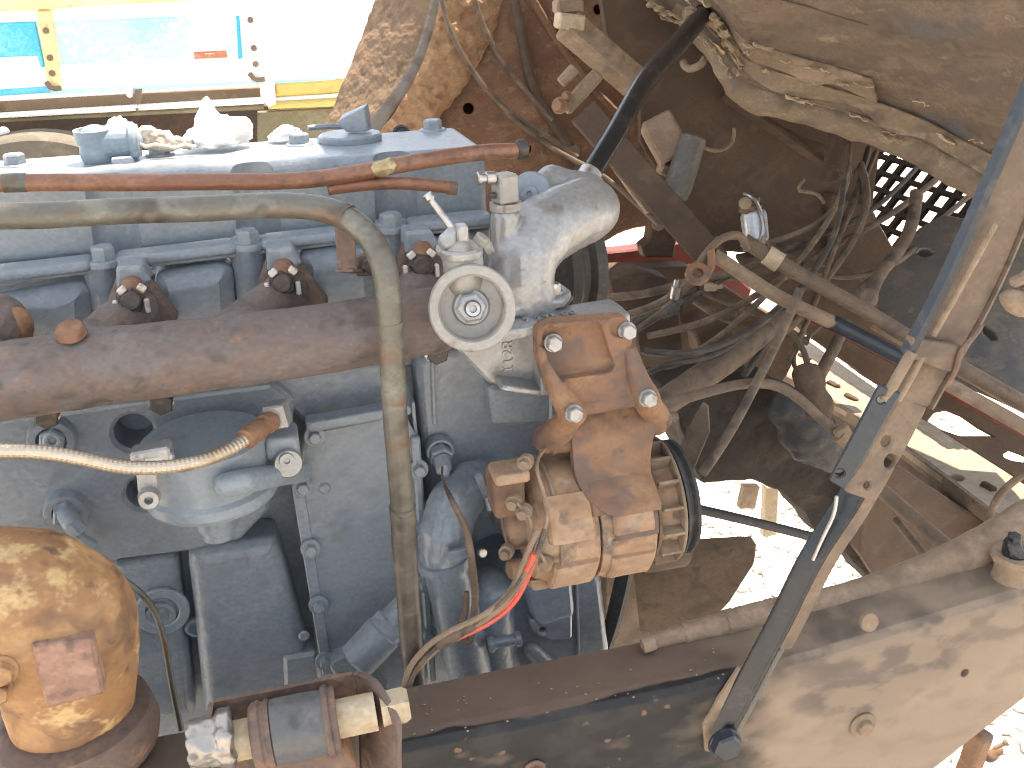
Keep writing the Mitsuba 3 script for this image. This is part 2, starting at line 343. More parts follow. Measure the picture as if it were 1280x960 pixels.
mat('hood_pale', layers((.180, .130, .086), ((.26, .195, .13), .04, .48, .68, 4.2, 4, (3, 2, .6)), ((.10, .075, .055), .03, .54, .74, 8.8)), .9, bump=(_b_mid, .0028))
mat('hood_paint', layers((.118, .084, .060), ((.17, .122, .083), .05, .46, .70, 2.6, 4, (3.5, 2.5, .6)), ((.075, .055, .042), .045, .50, .74, 6.7, 4, (3.5, 2.5, .6)), ((.26, .195, .13), .022, .68, .86, 9.9, 3, (3, 2, .6)), ((.095, .088, .085), .07, .60, .80, 13.0)), .75, bump=(_b_mid, .0009))
mat('hood_flake', layers((.40, .30, .195), ((.22, .15, .095), .012, .52, .68, 4.6)), .8)
mat('sheet_grey', layers((.085, .078, .070), ((.125, .105, .085), .04, .48, .68, 1.4), ((.055, .058, .062), .03, .52, .7, 5.6), ((.19, .135, .09), .03, .64, .78, 9.7)), .45, bump=(_b_mid, .0006))
mat('arm_dust', layers((.135, .096, .066), ((.18, .13, .09), .035, .48, .70, 2.4), ((.08, .06, .046), .025, .54, .76, 7.7), ((.045, .041, .038), .02, .66, .84, 3.3)), .7, bump=(_b_mid, .0006))
mat('beam_dust', layers((.29, .225, .155), ((.21, .15, .10), .03, .55, .72, 1.8)), .7)
def _rail(p, n, uv):
    f1 = fbm(p.x / .03 + 2, p.y / .03, p.z / .02, octaves=4); f2 = fbm(p.x / .012 + 9, p.y / .012, p.z / .012, octaves=3); f3 = fbm(p.x / .08 + 5, p.y / .06, p.z / .05, octaves=4)
    c = mix((.006, .006, .007), (.018, .016, .015), smoothstep(.42, .72, f1))
    rust = smoothstep(.47, .60, f3 + .5 * smoothstep(-.262, -.246, p.y) - .16)             # bare rusted top flange, scuffed along its edge
    c = mix(c, mix((.092, .066, .051), (.135, .092, .066), f1), rust)
    c = mix(c, (.15, .09, .055), .8 * smoothstep(.74, .82, f2))
    d = p.x - .405 + .22 * (f3 - .5) + .06 * (f1 - .5)                                     # road dust clings to the front horn only
    dust = smoothstep(-.06, .06, d)
    dc = mix(mix((.205, .150, .104), (.255, .192, .136), f3), (.14, .10, .07), .4 * smoothstep(.50, .80, f1))
    oil = smoothstep(.085, .045, dr.sqrt(dr.square((p.x - .545) * .75) + dr.square(p.z - 1.045)) + .09 * (f3 - .5)) + smoothstep(.032, .012, dr.sqrt(dr.square(p.x - .60) + dr.square(p.z - 1.075)) + .03 * (f3 - .5)) \
        + .7 * smoothstep(.06, .03, dr.sqrt(dr.square((p.x - .70) * .6) + dr.square(p.z - 1.098)) + .07 * (f3 - .5))
    dc = mix(dc, (.072, .058, .050), dr.clip(oil, 0, 1) * (.25 + .50 * smoothstep(.40, .62, f1)))
    return mix(c, dc, dust)
mat('rail_paint', _rail, .6, bump=(_b_mid, .0008))
mat('truck_white', layers((.80, .79, .76), ((.72, .66, .56), .25, .60, .78, 3.1)), .4)
mat('truck_blue', layers((.05, .42, .68), ((.20, .55, .75), .2, .52, .7, 5.1)), .35)
mat('truck_pale_blue', layers((.40, .72, .79), ((.70, .80, .80), .35, .44, .56, 2.1), ((.25, .62, .76), .25, .58, .7, 8.1)), .35)  # pale tone and white patches paint in the glare that washes out the blue
mat('truck_cream', layers((.72, .56, .27), ((.80, .70, .48), .2, .5, .7, 1.1), ((.4, .25, .12), .04, .68, .8, 6.1)), .5)
mat('truck_yellow', layers((.50, .40, .12), ((.38, .30, .12), .08, .6, .75, 2.0)), .45)
mat('truck_chassis', layers((.16, .12, .085), ((.10, .075, .055), .12, .5, .7, 2.8), ((.25, .19, .12), .08, .62, .78, 5.8)), .8)
mat('truck_olive', layers((.15, .135, .085), ((.21, .19, .12), .1, .5, .7, 2.8)), .7)
mat('truck_dark', layers((.06, .045, .036), ((.11, .06, .045), .15, .5, .7, 3.8)), .85)
mat('tyre', layers((.11, .095, .075), ((.16, .14, .11), .06, .5, .7, 1.8)), .85)
mat('reflector', layers((.42, .16, .09), ((.5, .25, .16), .02, .5, .7, 1.8)), .4)
mat('red_paint', layers((.16, .028, .022), ((.09, .04, .03), .03, .5, .68, 1.8)), .5)
mat('red_wire', layers((.55, .09, .06), ((.35, .13, .08), .01, .55, .7, 1.8)), .5)
mat('white_plastic', layers((.80, .79, .76), ((.66, .62, .56), .03, .62, .8, 1.8)), .4)
mat('rag', layers((.48, .42, .34), ((.62, .58, .5), .012, .48, .66, 1.8), ((.22, .18, .14), .01, .56, .7, 5.8)), .9)
mat('pvc_grey', layers((.20, .25, .29), ((.27, .31, .34), .03, .5, .7, 1.8)), .45)
mat('foil', layers((.34, .315, .29), ((.18, .15, .13), .01, .56, .7, 1.8)), .38, .8)
scene['grille_black'] = {'type': 'twosided', 'bsdf': {'type': 'diffuse', 'reflectance': {'type': 'rgb', 'value': [.010, .009, .008]}}}  # black paint, set near-black in place of shade that nothing casts here
scene['leaf_green'] = {'type': 'twosided', 'bsdf': {'type': 'diffuse', 'reflectance': {'type': 'rgb', 'value': [.06, .10, .03]}}}
mat('black_void', (.01, .009, .008), .9)
mat('chrome_dull', layers((.42, .43, .44), ((.2, .2, .2), .02, .6, .72, 1.8)), .3, .5)
def _ground(p, n, uv):
    f = fbm(p.x / .05, p.y / .05, 0, octaves=4); g = fbm(p.x / .9 + 4, p.y / .9, 3, octaves=4)
    v1, v2, w = voronoi(p.x / .034 + .4 * f, p.y / .034)
    return mix(mix((.40, .37, .33), (.60, .57, .52), w) * mix((.85, .85, .85), (1, 1, 1), f), (.33, .29, .24), .7 * smoothstep(.20, .06, v2 - v1))
mat('gravel_ground', _ground, .95)
mat('gravel_stone', layers((.64, .61, .57), ((.5, .46, .4), .06, .5, .7, 1.8)), .9)

# ================================================================= the engine
ZC = 1.539                                            # top of the valve cover
eng = thing('engine', 'grey painted engine block and cylinder head filling the left half, behind the rusty manifold', 'engine')
# crankcase wall, cylinder head and timing case
part(eng, 'crankcase', plateY([(-160, 500), (330, 470), (700, 430), (735, 700), (740, 960), (-160, 1130)], .036, .40, .004), 'engine_paint')
head = [plateY([(-100, 388), (614, 283), (614, 442), (-100, 560)], .030, .30, .003)]
part(eng, 'cylinder_head', cat(head), 'engine_paint')
SM = 60
def bulge(pix, Y, rnd=.008, b=.006, t=.06): return plateY(pix, Y, t, b, rnd)
for q in ([(-70, 384), (112, 353), (116, 450), (-70, 470)], [(192, 345), (292, 330), (296, 430), (186, 440)], [(374, 318), (468, 305), (476, 420), (372, 425)], [(512, 306), (600, 292), (606, 420), (514, 425)]):
    part(eng, 'head_pocket', soft(bulge(q, -.002, .012, .014), .005, 14), 'engine_paint', SM)
for x, y in ((130, 348), (311, 322), (490, 300)):
    c = P(x, y, .022); part(eng, 'bolt_column', lathe(c + ZA * .020, -ZA, [(0, .0155), (.004, .017), (.10, .018)], 24), 'engine_paint')
# water jacket wall with its top ledge
part(eng, 'jacket_wall', plateY([(-120, 541), (60, 512), (338, 476), (368, 500), (364, 560), (334, 640), (300, 676), (236, 690), (150, 700), (110, 712), (-120, 745)], -.014, .05, .004, .006, holes=[(167, 541, 24), (180, 617, 22)]), 'engine_paint')
part(eng, 'jacket_ledge', soft(bar(P(-90, 535, -.022), P(338, 480, -.022), .018, .006), .006, 4), 'cover_paint')
part(eng, 'upper_shelf', bulge([(336, 470), (500, 450), (520, 512), (380, 528), (352, 500)], .004, .006, .004), 'engine_paint')
# lower crankcase bulges
part(eng, 'crankcase_bulge', soft(plateY([(234, 690), (346, 676), (360, 720), (384, 810), (394, 900), (256, 900), (246, 800)], -.018, .055, .010, .008), .008, 10), 'engine_paint', SM)
part(eng, 'crankcase_rib', soft(plateY([(140, 705), (222, 694), (232, 780), (246, 900), (170, 900)], -.004, .05, .008, .008), .008, 8), 'engine_paint', SM)
part(eng, 'sump_pad', plateY([(354, 822), (396, 816), (404, 860), (372, 880), (356, 870)], -.022, .05, .004, .004), 'engine_paint')
# inspection cover with its bolts
cov = part(eng, 'side_cover', plateY([(384, 540), (505, 516), (520, 545), (524, 600), (540, 850), (480, 866), (412, 838), (396, 760), (372, 604)], -.026, .02, .003, .004), 'engine_paint')
part(eng, 'cover_rail', soft(bar(P(382, 530, -.03), P(512, 508, -.03), .022, .0115), .005, 4), 'cover_paint')
part(eng, 'cover_rail', bar(P(372, 606, -.0265), P(410, 842, -.0265), .012, .004, YA, .001), 'engine_paint')
part(eng, 'cover_rail', bar(P(519, 545, -.03), P(540, 850, -.03), .009, .010, YA, .002), 'cover_paint')
for x, y in ((393, 545), (378, 608), (388, 685), (398, 755), (406, 825), (523, 586), (527, 657), (531, 729), (534, 792), (473, 857)):
    part(eng, 'cover_bolt', bolt(P(x, y, -.032), -YA + .12 * ZA, .0066, .0105, .2 + x % 5 * .2, True, 1.6), 'cover_paint')
for x, y in ((406, 610), (380, 794)):
    part(eng, 'dowel', disc(P(x, y, -.026), -YA, .006, .003), 'engine_paint')
# plugs, bosses and recesses in the jacket wall
def boss(x, y, Y, r, h, inner, cap=None, d=None):
    d = -YA if d is None else d; c = P(x, y, Y)
    return lathe(c, d, [(0, r), (h * .7, r * .97), (h, r * .88), (h, inner), (h * .2, inner * .95), (h * .2, 0)], 30)
part(eng, 'plug_boss', boss(66, 546, -.014, .023, .012, .014), 'engine_paint')
part(eng, 'drain_plug', cat(hexn(P(66, 548, -.022), -YA, .0125, .012), ringd(P(66, 549, -.034), -YA, .004, .0085, .006)), 'cover_paint')
part(eng, 'plug_boss', boss(84, 636, -.014, .022, .012, .013), 'engine_paint')
part(eng, 'drain_elbow', cat(hexn(P(82, 640, -.026), unit([.1, -1, -.15]), .013, .012), blob([[(P(84, 644, -.038), .0095), (P(90, 654, -.055), .0095)]], .004), hexn(P(90, 656, -.060), unit([.5, -.3, -.7]), .0095, .012), lathe(P(96, 668, -.055), unit([.6, -.1, -.6]), [(0, .005), (.02, .005)], 12)), 'cover_paint')
JW_HOLES = True
part(eng, 'core_plug', cat(ringd(P(203, 762, -.006), -YA, .017, .028, .006), lathe(P(201, 766, -.004), -YA, [(0, .0165), (.006, .0155), (.006, .011), (.001, .0095), (.001, 0)], 26)), 'engine_paint')
part(eng, 'core_plug', boss(245, 782, .000, .012, .006, .008), 'engine_paint')
# timing case at the front end
part(eng, 'timing_case', soft(plateY([(520, 448), (606, 430), (700, 415), (716, 560), (640, 640), (536, 640)], -.006, .05, .006, .008), .01, 6), 'engine_paint')
part(eng, 'timing_pad', plateY([(611, 482), (692, 486), (692, 531), (617, 534)], -.034, .05, .005, .006), 'engine_paint')
part(eng, 'casting_rib', bar(P(540, 452, -.008), P(543, 530, -.008), .004, .006, YA, .001), 'engine_paint')
part(eng, 'seam_line', bar(P(515, 500, -.012), P(519, 545, -.012), .004, .012, YA, .001), 'cover_paint')
part(eng, 'casting_boss', blob([[(P(626, 590, .004), .03), (P(650, 640, .004), .034)]], .008, 6), 'engine_paint')

# ---------------------------------------------------------------- valve cover
vc = thing('valve_cover', 'light grey cast valve cover with a round filler cap on the engine top', 'engine cover')
c8 = [(x, y, z) for x in (-.50, .232) for y in (.056, .180) for z in (1.47, ZC - .010)]
body = tm(m3.Manifold.batch_hull([m3.Manifold.sphere(.010, 20).translate(q) for q in c8]))
cuts = []
for x in (.146, .008, -.126, -.26):
    cuts.append(m3.Manifold.cylinder(.12, .026, .024, 48).translate((x, .033, ZC - .09)))
bm = mf(body)
for q in cuts: bm = bm - q
part(vc, 'cover_shell', tm(bm), 'cover_paint')
for x0, x1 in ((-60, 116), (145, 296), (325, 470), (508, 612)):
    f = lambda x: 341 - (x / 612.) * 71
    part(vc, 'rim', soft(bar(P(x0, f(x0), .020), P(x1, f(x1), .020), .034, .0105, ZA, .004), .006, 3), 'cover_paint')
part(vc, 'rim_lip', bar(P(-60, 356, .022), P(613, 278, .022), .026, .004, ZA, .001), 'engine_paint')
for x, y in ((130, 318), (310, 297), (489, 276)):
    c = P(x, y + 6, .014); part(vc, 'rim_bolt', cat(lathe(c - ZA * .006, ZA, [(0, .0155), (.004, .0155), (.006, .0145)], 24), hexn(c, ZA, .0115, .013, .2)), 'cover_paint')
for x, y in ((375, 182), (200, 195), (541, 164), (20, 208)):
    c = PZ(x, y, ZC - .001); part(vc, 'top_bolt', cat(disc(c, ZA, .0155, .003), hexn(c + ZA * .003, ZA, .0105, .010, .5)), 'cover_paint')
c = PZ(438, 176, ZC)
cap = part(vc, 'filler_cap', lathe(c - ZA * .002, ZA, [(0, .0325), (.004, .034), (.008, .034), (.010, .032), (.0105, 0)], 40), 'cover_paint')
g = np.array([c + np.array(q) for q in ((-.004, -.006, .009), (.014, -.012, .009), (.020, .003, .009), (.000, .010, .009), (-.010, -.004, .020), (.013, -.010, .032), (.019, .004, .034), (-.004, .010, .024))])
g = c + (g - c) * np.array([1.25, 1.25, 1.12])
part(vc, 'filler_cap__grip', soft(hull(g), .004, 3), 'cover_paint')
sc = part(vc, 'filler_cap__washer', ringd(c - ZA * .0035, ZA, .010, .037, .0025), 'cover_paint')

# ---------------------------------------------------------------- things lying on the cover
k = thing('pipe_elbow', 'loose grey plastic pipe elbow standing on the far left of the valve cover', 'pipe fitting')
b0 = P(118, 196, .12)
part(k, 'elbow_body', blob([[(P(120, 192, .125), .0155), (P(120, 176, .125), .0165)], [(P(122, 178, .125), .0155), (P(160, 176, .125), .0150)]], .004, 4), 'pvc_grey')
part(k, 'open_rim', lathe(P(118, 178, .125), unit([0, -.05, 1]), [(0, .017), (.012, .0185), (.013, .0185), (.013, .0155), (.004, .013), (.004, 0)], 30), 'pvc_grey')
part(k, 'ring', lathe(P(161, 176, .125), XA, [(0, .0155), (.002, .0185), (.006, .0185), (.008, .016), (.010, .016)], 28), 'pvc_grey')
rng = random.Random(3)
k = thing('crumpled_rag', 'strip of crumpled dirty cloth and string trailing behind the grey pipe elbow', 'rag')
tops = [(P(x, y, .135), r) for x, y, r in ((166, 170, .010), (176, 172, .009), (184, 170, .011), (196, 174, .009), (205, 176, .010), (214, 180, .007), (224, 178, .006), (236, 181, .005))]
part(k, 'cloth', rough(blob([[a] for a in tops] + [[a, b_] for a, b_ in zip(tops[:-1], tops[1:])], .0025, 2), .0045, .007, 4), 'rag', 45)
part(k, 'string', tube([P(*q) for q in ((170, 178, .12), (186, 184, .115), (200, 180, .12), (214, 186, .115), (230, 181, .12), (245, 184, .12))], .0022, 7), 'rag')
def crumple(name, ctr, size, seed, lab, ty, mat_='white_plastic', peak=0):
    s = trimesh.creation.icosphere(5, 1.0); v = s.vertices.copy()
    n = meshkit.fbm(v * 1.4, 2, seed) - .5; rid = np.abs(meshkit.fbm(v * 2.2 + 9, 2, seed + 4) - .5)
    rr = 1 + .7 * n - .8 * rid
    w = v * rr[:, None] * np.asarray(size)
    if peak: w[:, 2] += peak * np.exp(-((v[:, 0] + .35) / .28) ** 2 - (v[:, 1] / .5) ** 2) * np.clip(v[:, 2], 0, 1)
    w[:, 2] = np.maximum(w[:, 2], -.3 * size[2])
    s.vertices = w + ctr
    return single(name, s, mat_, lab, ty, smooth=28)
crumple('plastic_bag', P(276, 172, .150) , (.036, .026, .024), 5, 'crumpled white plastic bag with a raised tip lying on the valve cover', 'bag', peak=.026)
crumple('paper_scrap', P(358, 170, .165), (.020, .015, .012), 12, 'small crushed white wrapper lying left of the filler cap', 'scrap')
crumple('paper_scrap', P(148, 160, .185), (.013, .010, .012), 22, 'white scrap sticking up behind the grey pipe elbow', 'scrap')
single('breather_ring', lathe(P(502, 168, .195), unit([-.2, -1, .3]), [(0, .008), (0, .0105), (.003, .0105), (.003, .008), (0, .008)], 24), 'dark_bolt', 'small dark wire ring standing at the far edge of the valve cover', 'ring')
single('far_side_pipe', tube([P(385, 160, .22), P(420, 158, .225), P(455, 160, .23)], .0032, 10), 'engine_paint', 'thin grey pipe along the far edge of the valve cover behind the filler cap', 'pipe')

# ---------------------------------------------------------------- exhaust manifold
em = thing('exhaust_manifold', 'thick rust brown exhaust manifold running along the engine side', 'exhaust manifold')
run = [[(P(x, y, -.120), r) for x, y, r in ((-90, 492, .032), (30, 473, .033), (150, 456, .0325), (300, 438, .0315), (420, 421, .031), (545, 400, .030))]]
for dx, px, py in ((-60, 165, 384), (-66, 354, 362), (-30, 530, 342)):
    run.append([(P(px + dx, py + 60, -.112), .024), (P(px + dx * .45, py + 34, -.080), .024), (P(px, py + 12, -.040), .024), (P(px + 4, py + 2, -.022), .023)])
run.append([(P(-30, 450, -.10), .026), (P(-4, 402, -.045), .026)])
part(em, 'main_tube', rough(blob(run, .006, 8), .0012, .02, 3), 'manifold_rust', True)
for i, (px, py) in enumerate(((165, 384), (354, 362), (527, 340))):
    part(em, 'port_flange', soft(plateY([(px - 16, py - 48), (px + 10, py - 49), (px + 22, py - 32), (px + 58, py + 14), (px + 52, py + 30), (px - 40, py + 34), (px - 30, py - 8)], -.030, .020, .003, .003), .006, 3), 'grime_brown')
    part(em, 'flange_pad', plateY([(px - 20, py - 50), (px + 12, py - 52), (px + 24, py - 32), (px + 6, py - 20), (px - 20, py - 22)], -.034, .03, .003, .003), 'engine_paint')
    part(em, 'stud_boss', blob([[(P(px + 1, py - 26, -.034), .0105), (P(px, py - 16, -.052), .0105)]], .004, 3), 'port_rust')
    nut = part(em, 'nut', cat(hexn(P(px - 1, py - 9, -.052), unit([-.05, -1, .12]), .0128, .016, .25 + i * .3), disc(P(px - 1, py - 8, -.067), unit([-.05, -1, .12]), .0085, .007)), 'dark_bolt')
    for dx, dy, a in ((-13, -21, -.6), (12, -24, .7), (-20, 0, 0), (19, -2, 0)):
        s = unit([math.cos(a), 0, -math.sin(a)]); part(em, 'lock_tab', rbox(P(px + dx, py + dy, -.066), (.0038 if a else .0022, .003, .0030 if a else .0062), (s, YA, np.cross(s, YA)), .001), 'pale_clip')
for px, py in ((545, 438), (202, 500), (60, 517)):
    part(em, 'lower_nut', hexn(P(px, py, -.075), -YA, .0115, .012), 'dark_bolt')
    for dx, dy, a in ((-10, 7, -.6), (10, 6, .6)):
        s = unit([math.cos(a), 0, -math.sin(a)]); part(em, 'lock_tab', rbox(P(px + dx, py + dy, -.083), (.0028, .002, .0042), (s, YA, np.cross(s, YA)), .001), 'pale_clip')
part(em, 'cast_disc', lathe(P(90, 418, -.126), unit([-.1, -.35, 1]), [(0, .0125), (.006, .0120), (.008, .0105)], 26), 'port_rust')
part(em, 'end_port', rough(blob([[(P(-14, 402, -.035), .024), (P(6, 410, -.05), .024)]], .005, 5), .001, .01, 9), 'bracket_rust')
for tx, x, y in (('6', 372, 381), ('1', 380, 380), ('4', 388, 379)): pass

# ---------------------------------------------------------------- pipes along the engine
sp = thing('coolant_pipe', 'worn grey steel pipe bending from horizontal to vertical in front of the engine', 'pipe')
path = [P(*q) for q in ((-60, 270, -.095), (60, 269, -.097), (150, 264, -.10), (250, 261, -.105), (340, 257, -.115), (405, 262, -.13), (450, 284, -.15), (477, 325, -.168), (487, 390, -.175), (491, 470, -.175), (497, 560, -.172), (504, 640, -.168))]
part(sp, 'upper_pipe', tube(path, .0108, 22, .006, wob=.03, seed=2), 'steel_pipe', True)
part(sp, 'lower_pipe', tube([P(*q) for q in ((503, 632, -.168), (508, 720, -.163), (514, 800, -.158), (522, 900, -.150))], [.0118, .0112, .0108, .0108], 22, .006, wob=.05, seed=5), 'steel_pipe_dirty', True)
part(sp, 'weld_bead', tube([P(488, 402, -.175), P(489, 410, -.175)], .0116, 22, .002), 'steel_pipe')
part(sp, 'weld_bead', tube([P(428, 268, -.138), P(434, 272, -.141)], .0118, 22, .002), 'steel_pipe')
cl = thing('pipe_strap', 'dark flat steel strap holding the bent steel pipe to the engine', 'clamp')
part(cl, 'strap', cat(plateY([(418, 280), (443, 274), (446, 332), (437, 342), (423, 336)], -.112, .004, .001, .002), bar(P(430, 338, -.112), P(452, 340, -.03), .016, .003)), 'grime_brown')
part(cl, 'tab', plateY([(446, 320), (482, 312), (482, 344), (446, 346)], -.060, .004, .001, .002), 'grime_brown')
part(cl, 'screw', hexn(P(462, 330, -.062), -YA, .008, .008), 'dark_bolt')

cp = thing('copper_pipe', 'long reddish brown pipe lying along the valve cover side above the steel pipe', 'pipe')
part(cp, 'pipe', tube([P(*q) for q in ((-60, 230, .010), (60, 228, .008), (180, 228, .004), (300, 227, 0), (380, 225, -.002), (440, 217, -.004), (500, 206, 0), (560, 196, .008), (610, 190, .016), (657, 188, .022))], .0079, 20, .006, wob=.03, seed=4), 'copper_pipe', True)
part(cp, 'gold_repair', rough(blob([[(P(472, 212, -.008), .0070), (P(481, 210, -.008), .0076), (P(488, 207, -.008), .0068)]], .003, 4), .002, .004, 2), 'gold_paint', True, label='lumpy gold coloured repair bead on the brown pipe')
part(cp, 'grey_sleeve', tube([P(4, 229, .009), P(33, 228, .009)], .0086, 20, .004), 'steel_pipe')
part(cp, 'end_cap', lathe(P(645, 188, .020), unit(P(660, 186, .023) - P(640, 189, .02)), [(0, .0085), (.003, .010), (.010, .010), (.011, .006), (.004, .005), (.004, 0)], 22), 'dark_bolt')
cp2 = thing('short_pipe', 'short rusty open ended pipe under the copper coloured pipe', 'pipe')
part(cp2, 'pipe', tube([P(*q) for q in ((410, 236, .0), (450, 231, .0), (500, 229, .0), (568, 235, .0))], .0062, 18, .006, wob=.04, seed=8), 'copper_pipe', True)
part(cp2, 'open_end', lathe(P(560, 234.5, .0), unit(P(571, 235.5, 0) - P(560, 234.5, 0)), [(0, .0066), (.0085, .0068), (.0085, .0048), (.001, .0045), (.001, 0)], 22), 'bracket_rust')

# ---------------------------------------------------------------- thermostat housing and elbow
th = thing('thermostat_housing', 'silver grey cast coolant elbow above the bracket at the engine front', 'pipe fitting')
ch = [[(P(660, 376, -.078), .0285), (P(654, 350, -.076), .0300), (P(655, 318, -.070), .0325), (P(674, 292, -.055), .0345), (P(704, 274, -.035), .0340), (P(730, 263, -.014), .0335), (P(738, 261, -.008), .0305)],
      [(P(632, 322, -.072), .0140), (P(632, 272, -.072), .0140)],
      [(P(676, 246, .0), .020), (P(690, 228, .012), .018), (P(722, 236, .015), .016)],
      [(P(690, 228, .010), .016), (P(735, 240, .010), .020)]]
part(th, 'elbow', rough(blob(ch, .005, 10), .0006, .012, 3), 'silver_paint', True)
part(th, 'boss_rim', lathe(P(632, 262, -.072), ZA, [(0, .0145), (.004, .015), (.007, .0148), (.007, .0)], 30), 'dusty_silver')
part(th, 'end_disc', cat(disc(P(664, 240, -.012), unit([-.35, -1, .35]), .020, .005), lathe(P(662, 243, -.018), unit([-.35, -1, .35]), [(0, .009), (.004, .008), (.0045, .003), (.002, .0025)], 20)), 'engine_paint')
zt = P(700, 400, -.12)[2]                                     # top of the mounting block under it
part(th, 'base_flange', soft(plateN([(628, 378), (650, 360), (700, 352), (714, 362), (704, 373), (640, 384)], (0, 0, zt + .013), (0, 0, 1), .009, .002, .004), .005, 4), 'silver_paint')
part(th, 'gasket', plateN([(630, 385), (650, 368), (702, 360), (717, 370), (707, 381), (640, 391)], (0, 0, zt + .0035), (0, 0, 1), .003, .0008, .003), 'grime_brown')
part(th, 'flange_bolt', cat(disc(PZ(692, 366, zt + .013), ZA, .0092, .0035), hexn(PZ(692, 366, zt + .016), ZA, .0068, .010)), 'bare_steel')
fb = part(th, 'sender_block', rbox(P(631, 235, -.075), (.0098, .0098, .0135), (unit([1, .28, 0]), unit([-.28, 1, 0]), ZA), .002), 'dusty_silver')
part(th, 'sender_block__stub', lathe(P(618, 222, -.078), unit([-1, -.1, .04]), [(0, .006), (.008, .006), (.009, .0046), (.013, .0046), (.013, .0062), (.016, .0062), (.017, .005)], 20), 'bare_steel')
part(th, 'sender_block__screw', lathe(P(619, 244, -.078), -XA, [(0, .003), (.006, .003)], 8), 'dark_bolt')

tv = thing('drain_valve', 'round silver valve cap with a recessed hex stud left of the elbow', 'valve')
c = P(589, 384, -.168); dv = unit(unit(CAM - c) + np.array([.05, -.1, -.05]))
part(tv, 'cap', lathe(c, dv, [(-.030, .020), (-.012, .033), (.008, .0372), (.014, .0372), (.0165, .0358), (.0165, .0290), (.0145, .0275), (-.002, .0262), (-.004, .006)], 56), 'dusty_silver', 25)
part(tv, 'recess_nut', cat(lathe(c - dv * .004, dv, [(0, .0165), (.004, .0160), (.006, .0145)], 24), hexn(c + dv * .001, dv, .0135, .009, .1)), 'silver_paint')
part(tv, 'hex_stud', lathe(c + dv * .009, dv, [(0, .0072), (.012, .0072), (.014, .006), (.014, .0034), (.006, .0030), (.006, 0)], 24), 'bare_steel')
part(tv, 'neck', rough(blob([[(P(580, 350, -.152), .0175), (P(578, 322, -.152), .0175)]], .004, 4), .0008, .008, 3), 'dusty_silver', True)
part(tv, 'collar', lathe(P(577, 322, -.152), ZA, [(0, .0175), (.003, .0185), (.007, .0185), (.009, .017), (.009, 0)], 30), 'silver_paint')
part(tv, 'lever_block', rbox(P(577, 296, -.152), (.005, .006, .011), None, .0015), 'silver_paint')
part(tv, 'lever_block', rough(blob([[(P(560, 302, -.15), .0085), (P(566, 290, -.15), .0055)], [(P(552, 312, -.148), .0055), (P(563, 306, -.15), .0065)]], .003, 4), .0014, .006, 5), 'silver_paint', True)
part(tv, 'pin', tube([P(566, 286, -.150), P(552, 268, -.148), P(538, 249, -.146)], [.0033, .0031, .0029], 10, .004), 'bare_steel')
part(tv, 'pin_head', lathe(P(539, 250, -.1462), unit(P(536, 246, -.146) - P(552, 268, -.148)), [(0, .0036), (.002, .0048), (.006, .0044)], 12), 'bare_steel')
part(tv, 'side_nut', cat(hexn(P(598, 304, -.148), unit([.5, -.3, .8]), .0065, .008), lathe(P(606, 309, -.146), unit([.7, -.2, .3]), [(0, .007), (.006, .007)], 14)), 'dusty_silver')

# ---------------------------------------------------------------- cast bracket block carrying the alternator arm
mb = thing('mounting_block', 'silver cast mounting block with raised lettering under the coolant elbow', 'bracket')
zt = P(700, 400, -.12)[2]
part(mb, 'top_plate', soft(plateN([(604, 420), (640, 392), (764, 372), (776, 380), (788, 391), (782, 394), (690, 404), (650, 410)], (0, 0, zt), (0, 0, 1), .010, .002, .003), .006, 2), 'silver_paint')
part(mb, 'web', plateY([(600, 414), (674, 410), (676, 470), (672, 488), (612, 480), (566, 432)], -.082, .09, .003, .004), 'silver_paint')
part(mb, 'bottom_lip', soft(bar(P(622, 478, -.094), P(674, 485, -.094), .030, .007), .004, 3), 'silver_paint')
part(mb, 'end_rib', bar(P(673, 408, -.094), P(675, 487, -.094), .007, .034, YA, .002), 'silver_paint')
def letters(txt, o, u, v, h, depth=.0014, bold=True):
    m = meshkit.text_mesh(txt, h, depth, bold); u = unit(u); n = unit(np.cross(u, v)); v = np.cross(n, u)
    m = m.copy(); p = np.asarray(m.vertices); m.vertices = o + p[:, :1] * u + p[:, 1:2] * v + p[:, 2:] * n; return m
p0 = PZ(656, 404, zt + .0003)
part(mb, 'cast_lettering', letters('7 2YF 00', p0, PZ(742, 390, zt + .0003) - p0, YA, .0090, .0024), 'silver_paint')
p0 = P(642, 466, -.0822)
part(mb, 'cast_lettering', letters('112R1', p0, P(639, 423, -.0822) - p0, -XA, .0095, .0018), 'silver_paint')

# ---------------------------------------------------------------- fuel filter pot with its fittings
ff = thing('filter_housing', 'round grey filter pot with a flat lid on the engine side', 'filter')
c = P(258, 560, -.082); zl = P(258, 514, -.028)[2]; zr = P(262, 655, -.143)[2]
c = np.array([P(258, 575, -.086)[0], -.086, zl]); hgt = zl - zr
part(ff, 'pot', lathe(c, unit([.03, .02, -1]), [(0, .0), (0, .0545), (.0025, .0575), (.006, .058), (.010, .0565), (hgt - .016, .0565), (hgt - .012, .0605), (hgt - .004, .0615), (hgt, .059), (hgt + .006, .046)], 64), 'cover_paint')
part(ff, 'drain_stub', lathe(c - ZA * hgt, -ZA, [(0, .020), (.034, .018), (.036, .015), (.046, .014)], 24), 'cover_paint')
part(ff, 'clamp', cat(rbox(P(190, 566, -.128), (.017, .010, .007), (unit([1, -.12, .1]), unit([.12, 1, 0]), ZA), .002), rbox(P(200, 580, -.135), (.013, .004, .010), None, .002), bar(P(183, 572, -.135), P(187, 622, -.135), .018, .008, YA)), 'silver_paint')
